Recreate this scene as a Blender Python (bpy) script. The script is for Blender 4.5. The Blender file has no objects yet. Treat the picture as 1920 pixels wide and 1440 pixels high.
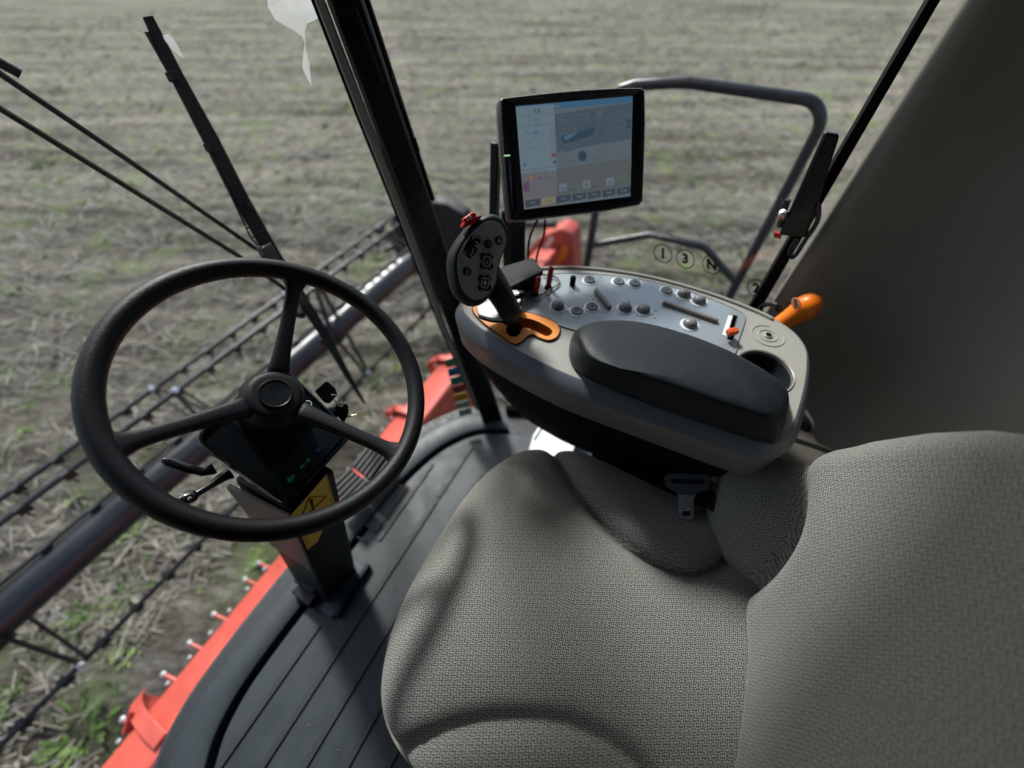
import bpy, math, random
from math import sin, cos, pi, radians, sqrt, exp
from mathutils import Vector, Matrix, noise
random.seed(7)
SC = bpy.context.scene
COL = SC.collection

# ------------------------------------------------------------------ camera
F, CX, CY = 747.0, 960.0, 720.0                  # focal length and centre, in photo pixels
CAM = Vector((-.17, .30, 1.27))
RIGHT = Vector((.4485, -.8938, 0)); DOWN = Vector((-.6862, -.3443, -.6408)); FWD = Vector((.5727, .2874, -.7677))
cd = bpy.data.cameras.new('camera'); cam = bpy.data.objects.new('camera', cd); COL.objects.link(cam)
cd.sensor_width = 36; cd.lens = F / 1920 * 36; cd.clip_start = .02; cd.clip_end = 3000
m = Matrix((RIGHT, -DOWN, -FWD)).transposed().to_4x4(); m.translation = CAM
cam.matrix_world = m
cd.dof.use_dof = True; cd.dof.focus_distance = .63; cd.dof.aperture_fstop = 1.4
SC.camera = cam

# ------------------------------------------------------------------ light
EL, AZ = radians(46), radians(-36)                # sun: azimuth measured from +Y (ahead) towards +X is negative here
w = bpy.data.worlds.new('World'); SC.world = w; w.use_nodes = True
nt = w.node_tree; bg = nt.nodes['Background']
sky = nt.nodes.new('ShaderNodeTexSky'); sky.sky_type = 'NISHITA'; sky.sun_disc = False
sky.sun_elevation = EL; sky.sun_rotation = -AZ; sky.dust_density = 3; sky.air_density = 1.2
nt.links.new(sky.outputs[0], bg.inputs[0]); bg.inputs[1].default_value = .125
sd = bpy.data.lights.new('sun', 'SUN'); sd.energy = 3.5; sd.angle = radians(8); sd.color = (1, .985, .96)
so = bpy.data.objects.new('sun', sd); COL.objects.link(so)
sdir = Vector((-sin(AZ) * cos(EL), cos(AZ) * cos(EL), sin(EL)))    # towards the sun: ahead and to the left
so.rotation_euler = sdir.to_track_quat('Z', 'Y').to_euler()
SC.view_settings.view_transform = 'Standard'; SC.view_settings.look = 'None'
SC.view_settings.exposure = .55; SC.view_settings.gamma = 1

# ------------------------------------------------------------------ measuring helpers
def ray(u, v): return RIGHT * (u - CX) + DOWN * (v - CY) + FWD * F
def W(u, v, x=None, y=None, z=None):
    """point seen at a photo pixel, on the plane x=, y= or z="""
    d = ray(u, v)
    for i, k in enumerate((x, y, z)):
        if k is not None: return CAM + d * ((k - CAM[i]) / d[i])
def WP(u, v, p0, n):
    d = ray(u, v); return CAM + d * ((Vector(p0) - CAM).dot(n) / d.dot(n))
def V(*a): return Vector(a)

# ------------------------------------------------------------------ materials
MATS = {}
def mat(name, col, rough=.5, metal=0, bump=None, var=.0, varscale=20, spec=.5, coat=0, bump2=None, col2=None):
    if name in MATS: return MATS[name]
    M = bpy.data.materials.new(name); M.use_nodes = True; MATS[name] = M
    t = M.node_tree; b = t.nodes['Principled BSDF']; L = t.links.new
    b.inputs['Base Color'].default_value = (*col, 1); b.inputs['Roughness'].default_value = rough
    b.inputs['Metallic'].default_value = metal; b.inputs['Specular IOR Level'].default_value = spec
    b.inputs['Coat Weight'].default_value = coat
    tc = t.nodes.new('ShaderNodeTexCoord')
    if var:
        n = t.nodes.new('ShaderNodeTexNoise'); n.inputs['Scale'].default_value = varscale; n.inputs['Detail'].default_value = 6
        n.inputs['Roughness'].default_value = .62
        L(tc.outputs['Object'], n.inputs['Vector'])
        r = t.nodes.new('ShaderNodeMapRange'); r.inputs[1].default_value = .3; r.inputs[2].default_value = .7
        L(n.outputs[0], r.inputs[0])
        mx = t.nodes.new('ShaderNodeMix'); mx.data_type = 'RGBA'
        c2 = col2 or [min(1, c * (1 + var)) for c in col]
        mx.inputs['A'].default_value = (*[c * (1 - var) for c in col], 1); mx.inputs['B'].default_value = (*c2, 1)
        L(r.outputs[0], mx.inputs['Factor']); L(mx.outputs['Result'], b.inputs['Base Color'])
        r2 = t.nodes.new('ShaderNodeMapRange'); r2.inputs[1].default_value = .25; r2.inputs[2].default_value = .75
        r2.inputs[3].default_value = max(0.03, rough - .1); r2.inputs[4].default_value = min(1, rough + .12)
        n2 = t.nodes.new('ShaderNodeTexNoise'); n2.inputs['Scale'].default_value = varscale * 2.3; n2.inputs['Detail'].default_value = 4
        L(tc.outputs['Object'], n2.inputs['Vector']); L(n2.outputs[0], r2.inputs[0]); L(r2.outputs[0], b.inputs['Roughness'])
    if bump:
        kind, sc, st, dist = bump
        if kind == 'v':
            x = t.nodes.new('ShaderNodeTexVoronoi'); x.inputs['Scale'].default_value = sc
            x.feature = 'SMOOTH_F1'; x.inputs['Smoothness'].default_value = .4
        else:
            x = t.nodes.new('ShaderNodeTexNoise'); x.inputs['Scale'].default_value = sc; x.inputs['Detail'].default_value = 3
        L(tc.outputs['Object'], x.inputs['Vector'])
        bp = t.nodes.new('ShaderNodeBump'); bp.inputs['Strength'].default_value = st; bp.inputs['Distance'].default_value = dist
        bp.invert = kind == 'v'
        L(x.outputs[0], bp.inputs['Height']); L(bp.outputs[0], b.inputs['Normal'])
    return M
def emit(name, col, s=1.0):
    if name in MATS: return MATS[name]
    M = bpy.data.materials.new(name); M.use_nodes = True; MATS[name] = M
    b = M.node_tree.nodes['Principled BSDF']
    b.inputs['Base Color'].default_value = (.01, .012, .014, 1); b.inputs['Roughness'].default_value = .32
    b.inputs['Emission Color'].default_value = (*col, 1); b.inputs['Emission Strength'].default_value = s
    return M
RUB = mat('wheel_rubber', (.009, .010, .012), .44, bump=('v', 700, .42, .0008), spec=.3)
BLK = mat('black_plastic', (.006, .008, .010), .38, spec=.3, bump=('n', 900, .12, .0004), var=.2, varscale=18)
GLOSS = mat('gloss_black', (.008, .009, .011), .12, var=.2, varscale=8, coat=.3)
PAINTB = mat('black_paint', (.006, .006, .008), .25, var=.2, varscale=6)
MATB = mat('matt_black', (.004, .004, .005), .75, spec=.15)
CONS = mat('console_plastic', (.31, .31, .28), .42, bump=('n', 700, .1, .0004), var=.05, varscale=9)
CONSD = mat('console_side', (.19, .165, .16), .42, bump=('n', 700, .1, .0004), var=.06, varscale=9)
PANEL = mat('panel_satin', (.33, .37, .39), .32, metal=.4)
PANELL = mat('panel_ring', (.75, .82, .85), .4, var=.05)
ORG = mat('orange_plastic', (.80, .26, .03), .45, var=.06, varscale=30)
ORGB = mat('orange_knob', (.95, .22, .012), .3, var=.05, varscale=20)
REDP = mat('red_plastic', (.50, .012, .010), .3, var=.08)
HRED = mat('header_paint', (.48, .072, .050), .45, var=.25, varscale=6)
REEL = mat('reel_paint', (.020, .024, .030), .33, var=.3, varscale=5)
REELD = mat('reel_dark', (.010, .011, .014), .6, var=.3, varscale=9)
DULL = mat('dull_steel', (.36, .37, .38), .5, metal=.5, var=.2)
STEEL = mat('steel', (.55, .56, .57), .28, metal=.9, var=.1)
ALU = mat('light_metal', (.60, .62, .62), .35, metal=.25, var=.06)
WHITE = mat('white_cover', (.78, .80, .78), .45, var=.08, varscale=25)
MATR = mat('floor_rubber', (.016, .026, .033), .5, bump=('n', 420, .2, .0008), var=.22, varscale=7, col2=(.030, .042, .048))
MATD = mat('floor_dark', (.018, .022, .026), .55, var=.2)
WALLM = mat('cab_trim', (.23, .232, .20), .6, bump=('v', 500, .3, .0006), var=.05, varscale=4)
BEIGE = mat('beige_trim', (.25, .235, .20), .4, var=.05)
CHAMF = mat('chamfer_shaded', (.13, .148, .17), .4)  # same plastic as the top plate, its dark reflection put into the colour
PADM = mat('armrest_vinyl', (.010, .014, .017), .45, spec=.28, bump=('v', 760, .45, .0007), var=.08, varscale=12)
RAIL = mat('rail_paint', (.022, .023, .03), .34, var=.25, varscale=10)
GREYR = mat('grip_rubber', (.026, .030, .033), .5, spec=.3, bump=('n', 900, .1, .0003))
FACE = mat('grip_face', (.36, .35, .34), .4)
SYM = mat('print_white', (.85, .88, .9), .5)
INK = mat('decal_ink', (.02, .02, .018), .6)
SEALM = mat('seal_rubber', (.36, .37, .33), .45, var=.1)

def fabric():
    M = bpy.data.materials.new('seat_fabric'); M.use_nodes = True
    t = M.node_tree; b = t.nodes['Principled BSDF']; L = t.links.new; N = t.nodes.new
    uv = N('ShaderNodeUVMap'); uv.uv_map = 'UVMap'
    def M2(op, x, y=None):
        q = N('ShaderNodeMath'); q.operation = op
        for i, z in enumerate((x, y)):
            if z is None: continue
            if isinstance(z, (int, float)): q.inputs[i].default_value = z
            else: L(z, q.inputs[i])
        return q.outputs[0]
    mp = N('ShaderNodeMapping'); mp.inputs['Rotation'].default_value = (0, 0, radians(28)); L(uv.outputs[0], mp.inputs['Vector'])
    nz = N('ShaderNodeTexNoise'); nz.inputs['Scale'].default_value = 260; nz.inputs['Detail'].default_value = 1; L(uv.outputs[0], nz.inputs['Vector'])
    sx = N('ShaderNodeSeparateXYZ'); L(mp.outputs[0], sx.inputs[0])
    x, y = sx.outputs[0], sx.outputs[1]; wob = M2('MULTIPLY', M2('SUBTRACT', nz.outputs[0], .5), 2.6)
    zz = M2('MULTIPLY', M2('SINE', M2('MULTIPLY', y, 2 * pi / .0066)), 1.1)
    s1 = M2('SINE', M2('ADD', M2('ADD', M2('MULTIPLY', x, 2 * pi / .0053), zz), wob))
    s2 = M2('SINE', M2('ADD', M2('MULTIPLY', y, 2 * pi / .0036), M2('MULTIPLY', M2('SINE', M2('MULTIPLY', x, 2 * pi / .0106)), .9)))
    h = M2('MULTIPLY', s1, s2); hh = M2('ADD', M2('MULTIPLY', h, .5), .5)
    fine = N('ShaderNodeTexNoise'); fine.inputs['Scale'].default_value = 1100; fine.inputs['Detail'].default_value = 2; L(uv.outputs[0], fine.inputs['Vector'])
    hf = M2('ADD', hh, M2('MULTIPLY', M2('SUBTRACT', fine.outputs[0], .5), .5))
    rmp = N('ShaderNodeValToRGB'); e = rmp.color_ramp.elements
    e[0].position = .22; e[0].color = (.014, .016, .019, 1); e[1].position = .62; e[1].color = (.305, .297, .268, 1)
    q = e.new(.36); q.color = (.108, .107, .100, 1)
    L(hf, rmp.inputs[0]); L(rmp.outputs[0], b.inputs['Base Color'])
    bp = N('ShaderNodeBump'); bp.inputs['Strength'].default_value = .5; bp.inputs['Distance'].default_value = .0012
    L(hf, bp.inputs['Height']); L(bp.outputs[0], b.inputs['Normal'])
    b.inputs['Roughness'].default_value = .95; b.inputs['Specular IOR Level'].default_value = .2
    b.inputs['Sheen Weight'].default_value = .25; b.inputs['Sheen Roughness'].default_value = .5
    return M
FAB = fabric()

def glassmat(name, tint=(.93, .96, .95), fac=1.0, rough=0.0, dirt=.02):
    M = bpy.data.materials.new(name); M.use_nodes = True
    t = M.node_tree; t.nodes.clear(); N = t.nodes.new; L = t.links.new
    out = N('ShaderNodeOutputMaterial'); tr = N('ShaderNodeBsdfTransparent'); tr.inputs[0].default_value = (*tint, 1)
    gl = N('ShaderNodeBsdfGlossy'); gl.inputs['Roughness'].default_value = rough
    fr = N('ShaderNodeFresnel'); fr.inputs[0].default_value = 1.45
    mx = N('ShaderNodeMixShader'); L(fr.outputs[0], mx.inputs[0]); L(tr.outputs[0], mx.inputs[1]); L(gl.outputs[0], mx.inputs[2])
    df = N('ShaderNodeBsdfDiffuse'); df.inputs[0].default_value = (.7, .7, .66, 1)
    m2 = N('ShaderNodeMixShader')
    tc = N('ShaderNodeTexCoord'); nz = N('ShaderNodeTexNoise'); nz.inputs['Scale'].default_value = 9; nz.inputs['Detail'].default_value = 8
    L(tc.outputs['Object'], nz.inputs['Vector'])
    mr = N('ShaderNodeMapRange'); mr.inputs[1].default_value = .35; mr.inputs[2].default_value = .8; mr.inputs[3].default_value = dirt * .5; mr.inputs[4].default_value = dirt * 2
    L(nz.outputs[0], mr.inputs[0]); L(mr.outputs[0], m2.inputs[0]); L(mx.outputs[0], m2.inputs[1]); L(df.outputs[0], m2.inputs[2])
    L(m2.outputs[0], out.inputs[0])
    return M
GLASS = glassmat('window_glass')
def reflectionmat():
    M = bpy.data.materials.new('painted_reflection'); M.use_nodes = True
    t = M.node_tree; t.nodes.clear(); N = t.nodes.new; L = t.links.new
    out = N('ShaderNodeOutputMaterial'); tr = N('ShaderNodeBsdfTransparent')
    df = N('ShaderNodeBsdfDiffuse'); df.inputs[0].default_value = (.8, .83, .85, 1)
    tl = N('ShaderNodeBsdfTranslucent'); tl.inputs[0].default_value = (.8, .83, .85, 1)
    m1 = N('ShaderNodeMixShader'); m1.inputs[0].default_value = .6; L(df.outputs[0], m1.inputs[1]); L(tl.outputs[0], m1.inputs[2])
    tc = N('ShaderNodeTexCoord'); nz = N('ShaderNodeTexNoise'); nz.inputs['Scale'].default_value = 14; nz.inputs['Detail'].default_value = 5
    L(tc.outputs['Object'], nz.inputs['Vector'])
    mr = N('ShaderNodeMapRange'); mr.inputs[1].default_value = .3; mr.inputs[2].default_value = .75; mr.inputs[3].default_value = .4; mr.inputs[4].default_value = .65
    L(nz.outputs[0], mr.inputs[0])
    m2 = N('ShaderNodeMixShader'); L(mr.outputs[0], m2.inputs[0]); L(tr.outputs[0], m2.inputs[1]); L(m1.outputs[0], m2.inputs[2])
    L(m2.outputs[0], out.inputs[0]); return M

# ------------------------------------------------------------------ object helpers
ORGN = {}
def tag(o, label=None, cat=None, group=None, kind=None):
    if label: o['label'] = label
    if cat: o['category'] = cat
    if group: o['group'] = group
    if kind: o['kind'] = kind
    return o
def thing(name, label, cat, loc=(0, 0, 0), group=None):
    o = bpy.data.objects.new(name, None); COL.objects.link(o); o.location = loc; o.empty_display_size = .05
    ORGN[o.name] = Vector(loc); return tag(o, label, cat, group)
def obj(name, me, parent=None):
    o = bpy.data.objects.new(name, me); COL.objects.link(o)
    if parent:
        o.parent = parent; ORGN[o.name] = ORGN.get(parent.name, Vector())
    return o
def copy_part(src, parent, loc=None, mw=None):
    c = src.copy(); COL.objects.link(c); c.parent = parent
    if loc is not None: c.location = loc
    return c
def frame(o, z, xh=(1, 0, 0)):
    z = Vector(z).normalized(); x = Vector(xh); x = (x - z * x.dot(z)).normalized(); y = z.cross(x)
    M = Matrix((x, y, z)).transposed().to_4x4(); M.translation = Vector(o); return M

class MB:
    def __init__(s): s.v = []; s.f = []; s.m = []; s.mats = []; s.uv = {}
    def _m(s, M):
        if M is None: return 0
        if M not in s.mats: s.mats.append(M)
        return s.mats.index(M)
    def add(s, vs, fs, M=None, T=None):
        k = len(s.v); T = T or Matrix()
        s.v += [tuple(T @ Vector(v)) for v in vs]; mi = s._m(M)
        for f in fs: s.f.append(tuple(i + k for i in f)); s.m.append(mi)
        return s
    def box(s, size, T=None, M=None, c=(0, 0, 0)):
        x, y, z = [a / 2 for a in size]; c = Vector(c)
        vs = [c + V(i * x, j * y, k * z) for i in (-1, 1) for j in (-1, 1) for k in (-1, 1)]
        return s.add(vs, [(0, 1, 3, 2), (4, 6, 7, 5), (0, 4, 5, 1), (2, 3, 7, 6), (0, 2, 6, 4), (1, 5, 7, 3)], M, T)
    def prism(s, pts, vec, M=None, T=None):
        n = len(pts); vec = Vector(vec); a = [Vector(p) for p in pts]; b = [p + vec for p in a]
        return s.add(a + b, [tuple(range(n))[::-1], tuple(range(n, 2 * n))] + [(i, (i + 1) % n, n + (i + 1) % n, n + i) for i in range(n)], M, T)
    def loft(s, rings, cap=True, closed=True, M=None, T=None):
        n = len(rings[0]); vs = [Vector(p) for r in rings for p in r]; fs = []
        for k in range(len(rings) - 1):
            for i in range(n if closed else n - 1):
                j = (i + 1) % n; fs.append((k * n + i, k * n + j, (k + 1) * n + j, (k + 1) * n + i))
        if cap: fs += [tuple(range(n))[::-1], tuple(range((len(rings) - 1) * n, len(rings) * n))]
        return s.add(vs, fs, M, T)
    def lathe(s, prof, T=None, M=None, n=28, a=1.0, b=1.0):
        rings = [[V(r * a * cos(2 * pi * i / n), r * b * sin(2 * pi * i / n), z) for i in range(n)] for r, z in prof]
        return s.loft(rings, True, True, M, T)
    def tube(s, path, r, n=12, closed=False, M=None, T=None, flat=1.0, up=None):
        P = [Vector(p) for p in path]; R = r if isinstance(r, (list, tuple)) else [r] * len(P)
        rings = []; prev = None; N = len(P)
        for i, p in enumerate(P):
            if closed: t = P[(i + 1) % N] - P[i - 1]
            else: t = P[min(i + 1, N - 1)] - P[max(i - 1, 0)]
            t.normalize()
            if up is not None: x = Vector(up).cross(t)
            elif prev is None: x = (V(0, 0, 1) if abs(t.z) < .9 else V(1, 0, 0)).cross(t)
            else: x = prev - t * prev.dot(t)
            x.normalize(); prev = x; y = t.cross(x)
            rings.append([p + (x * cos(2 * pi * k / n) + y * flat * sin(2 * pi * k / n)) * R[i] for k in range(n)])
        if closed: rings.append(rings[0])
        return s.loft(rings, not closed, True, M, T)
    def disc(s, c, nrm, r, M=None, n=20, h=.0006, a=1, xh=(1, 0, 0)):
        return s.lathe([(r, 0), (r, h)], frame(c, nrm, xh), M, n, a)
    def build(s, name, M=None, parent=None, smooth=True, bevel=0, seg=2, sub=0, angle=35):
        o0 = ORGN.get(parent.name, Vector()) if parent else Vector()
        me = bpy.data.meshes.new(name); me.from_pydata([tuple(Vector(v) - o0) for v in s.v], [], s.f)
        if s.mats:
            for q in s.mats: me.materials.append(q)
            for p, i in zip(me.polygons, s.m): p.material_index = i
        else: me.materials.append(M)
        if s.uv:
            ul = me.uv_layers.new(name='UVMap')
            for lp in me.loops: ul.data[lp.index].uv = s.uv[lp.vertex_index]
        me.update()
        o = obj(name, me, parent)
        if smooth:
            me.polygons.foreach_set('use_smooth', [True] * len(me.polygons))
            try: me.set_sharp_from_angle(angle=radians(angle))
            except Exception: pass
        if bevel:
            b = o.modifiers.new('bevel', 'BEVEL'); b.width = bevel; b.segments = seg; b.limit_method = 'ANGLE'; b.angle_limit = radians(40)
            b.harden_normals = False
        if sub:
            b = o.modifiers.new('sub', 'SUBSURF'); b.levels = sub; b.render_levels = sub
        return o

def smooth_curve(pts, n=8, closed=False):
    P = [Vector(p) for p in pts]; out = []; N = len(P)
    rng = range(N) if closed else range(N - 1)
    for i in rng:
        if closed: a, b, c, d = P[i - 1], P[i], P[(i + 1) % N], P[(i + 2) % N]
        else: a, b, c, d = P[max(i - 1, 0)], P[i], P[i + 1], P[min(i + 2, N - 1)]
        for k in range(n):
            t = k / n; out.append(.5 * ((2 * b) + (c - a) * t + (2 * a - 5 * b + 4 * c - d) * t * t + (3 * b - a - 3 * c + d) * t ** 3))
    if not closed: out.append(P[-1])
    return out
def rounded(pts, r, n=5):
    """round the corners of a closed polygon of 3D points"""
    P = [Vector(p) for p in pts]; out = []
    for i, p in enumerate(P):
        a = P[i - 1] - p; b = P[(i + 1) % len(P)] - p
        rr = min(r, a.length * .45, b.length * .45); A = p + a.normalized() * rr; Bp = p + b.normalized() * rr
        for k in range(n + 1):
            t = k / n; out.append(A * (1 - t) ** 2 + p * 2 * t * (1 - t) + Bp * t * t)
    return out
def plate(outer, holes, z0, h, bev=0):
    """flat plate in XY with holes, as a mesh (z0 .. z0+h)"""
    c = bpy.data.curves.new('p', 'CURVE'); c.dimensions = '2D'; c.fill_mode = 'BOTH'; c.extrude = h / 2 - bev; c.bevel_depth = bev; c.bevel_resolution = 2
    for pl in [outer] + holes:
        s = c.splines.new('POLY'); s.points.add(len(pl) - 1); s.use_cyclic_u = True
        for q, p in zip(s.points, pl): q.co = (p[0], p[1], 0, 1)
    o = bpy.data.objects.new('p', c); COL.objects.link(o)
    dg = bpy.context.evaluated_depsgraph_get(); me = bpy.data.meshes.new_from_object(o.evaluated_get(dg))
    vs = [(v.co.x, v.co.y, v.co.z + z0 + h / 2) for v in me.vertices]; fs = [tuple(p.vertices) for p in me.polygons]
    bpy.data.objects.remove(o); bpy.data.curves.remove(c); bpy.data.meshes.remove(me)
    return vs, fs
def textmesh(body, size, bold=0.0, ext=.0002):
    c = bpy.data.curves.new('t', 'FONT'); c.body = body; c.size = size; c.align_x = 'CENTER'; c.align_y = 'CENTER'
    c.offset = bold; c.extrude = ext; c.resolution_u = 3
    o = bpy.data.objects.new('t', c); COL.objects.link(o)
    dg = bpy.context.evaluated_depsgraph_get(); me = bpy.data.meshes.new_from_object(o.evaluated_get(dg))
    vs = [tuple(v.co) for v in me.vertices]; fs = [tuple(p.vertices) for p in me.polygons]
    bpy.data.objects.remove(o); bpy.data.curves.remove(c); bpy.data.meshes.remove(me)
    return vs, fs
def sstep(a, b, x):
    t = max(0, min(1, (x - a) / (b - a))); return t * t * (3 - 2 * t)

# ================================================================== THE FIELD
GZ = -2.1
RW = Vector((.8938, .4485))                       # across the furrows
def gh(x, y):
    s = x * RW.x + y * RW.y; d = sqrt((x - CAM.x) ** 2 + (y - CAM.y) ** 2)
    k = exp(-d / 60)
    a = noise.noise(Vector((x * .35, y * .35, 1))) ; s += .35 * a
    r = .055 * sin(s * 2 * pi / 1.5) * (.5 + .9 * noise.noise(Vector((x * .2, y * .2, 4)))) + .022 * sin(s * 2 * pi / .47 + 2 * a)
    c = .045 * noise.noise(Vector((x * 1.7, y * 1.7, 0))) + .03 * noise.noise(Vector((x * 5.3, y * 5.3, 2))) + .012 * noise.noise(Vector((x * 13, y * 13, 3)))
    return GZ + (r + c) * k
def field():
    n = 380; a, kk = 1.3, 7.1; cs = [a * math.sinh(kk * (2 * i / n - 1)) for i in range(n + 1)]
    vs = []; 
    for j in range(n + 1):
        for i in range(n + 1):
            x = 3.2 + cs[i]; y = 4.2 + cs[j]; vs.append((x, y, gh(x, y)))
    fs = [(j * (n + 1) + i, j * (n + 1) + i + 1, (j + 1) * (n + 1) + i + 1, (j + 1) * (n + 1) + i) for j in range(n) for i in range(n)]
    M = bpy.data.materials.new('field_soil'); M.use_nodes = True; t = M.node_tree; b = t.nodes['Principled BSDF']; L = t.links.new; N = t.nodes.new
    tc = N('ShaderNodeTexCoord')
    def nz(sc, det=6, ro=.6, stretch=None, off=0):
        mp = N('ShaderNodeMapping'); mp.inputs['Rotation'].default_value = (0, 0, radians(63)); mp.inputs['Location'].default_value = (off, off, 0)
        L(tc.outputs['Object'], mp.inputs['Vector'])
        if stretch:
            m3 = N('ShaderNodeMapping'); m3.inputs['Scale'].default_value = stretch; L(mp.outputs[0], m3.inputs['Vector']); mp = m3
        x = N('ShaderNodeTexNoise'); x.inputs['Scale'].default_value = sc; x.inputs['Detail'].default_value = det; x.inputs['Roughness'].default_value = ro
        L(mp.outputs[0], x.inputs['Vector']); return x
    def ramp(src, stops):
        r = N('ShaderNodeValToRGB'); e = r.color_ramp.elements
        while len(e) < len(stops): e.new(.5)
        for q, (p, c) in zip(e, stops): q.position = p; q.color = (*c, 1)
        L(src, r.inputs[0]); return r
    n1 = nz(10, 10, .66, (.5, 1.3, 1)); n2 = nz(34, 6, .7, (.5, 1.5, 1), 3); n3 = nz(1.0, 6, .6, (.13, 1.5, 1), 9); n4 = nz(1.5, 7, .62, None, 20)
    base = ramp(n1.outputs[0], [(.30, (.080, .070, .056)), (.46, (.152, .139, .113)), (.56, (.228, .216, .184)), (.72, (.35, .34, .295))])
    fine = ramp(n2.outputs[0], [(.32, (.36, .36, .36)), (.52, (.82, .82, .82)), (.70, (1.35, 1.35, 1.35))])
    m = N('ShaderNodeMix'); m.data_type = 'RGBA'; m.blend_type = 'MULTIPLY'; m.inputs['Factor'].default_value = .85
    L(base.outputs[0], m.inputs['A']); L(fine.outputs[0], m.inputs['B'])
    big = ramp(n3.outputs[0], [(.38, (.50, .47, .43)), (.5, (1, 1, 1)), (.64, (1.38, 1.36, 1.3))])
    mb = N('ShaderNodeMix'); mb.data_type = 'RGBA'; mb.blend_type = 'MULTIPLY'; mb.inputs['Factor'].default_value = .9
    L(m.outputs['Result'], mb.inputs['A']); L(big.outputs[0], mb.inputs['B'])
    gr = ramp(n4.outputs[0], [(.51, (0, 0, 0)), (.64, (.85, .85, .85))])
    gf = N('ShaderNodeMath'); gf.operation = 'MULTIPLY'; L(gr.outputs[0], gf.inputs[0]); L(n2.outputs[0], gf.inputs[1])
    mg = N('ShaderNodeMix'); mg.data_type = 'RGBA'; mg.inputs['B'].default_value = (.16, .235, .075, 1)
    L(gf.outputs[0], mg.inputs['Factor']); L(mb.outputs['Result'], mg.inputs['A'])
    # colour gradient: darker brown soil near the machine, distant glare painted in as brightening
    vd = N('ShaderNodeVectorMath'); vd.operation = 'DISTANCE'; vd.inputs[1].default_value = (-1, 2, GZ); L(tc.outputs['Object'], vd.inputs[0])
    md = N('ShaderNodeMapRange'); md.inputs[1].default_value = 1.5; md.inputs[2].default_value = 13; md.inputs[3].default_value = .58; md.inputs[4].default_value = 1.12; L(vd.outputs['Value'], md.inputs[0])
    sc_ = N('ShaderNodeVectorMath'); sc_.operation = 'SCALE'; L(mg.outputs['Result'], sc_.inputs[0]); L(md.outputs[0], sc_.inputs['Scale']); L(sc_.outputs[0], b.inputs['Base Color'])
    b.inputs['Roughness'].default_value = 1; b.inputs['Specular IOR Level'].default_value = .1
    bp = N('ShaderNodeBump'); bp.inputs['Strength'].default_value = .6; bp.inputs['Distance'].default_value = .05
    L(n1.outputs[0], bp.inputs['Height']); bq = N('ShaderNodeBump'); bq.inputs['Strength'].default_value = .8; bq.inputs['Distance'].default_value = .02
    L(n2.outputs[0], bq.inputs['Height']); L(bp.outputs[0], bq.inputs['Normal']); L(bq.outputs[0], b.inputs['Normal'])
    me = bpy.data.meshes.new('field'); me.from_pydata(vs, [], fs); me.materials.append(M)
    me.polygons.foreach_set('use_smooth', [True] * len(me.polygons))
    tag(obj('field', me), kind='structure')
field()
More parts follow.
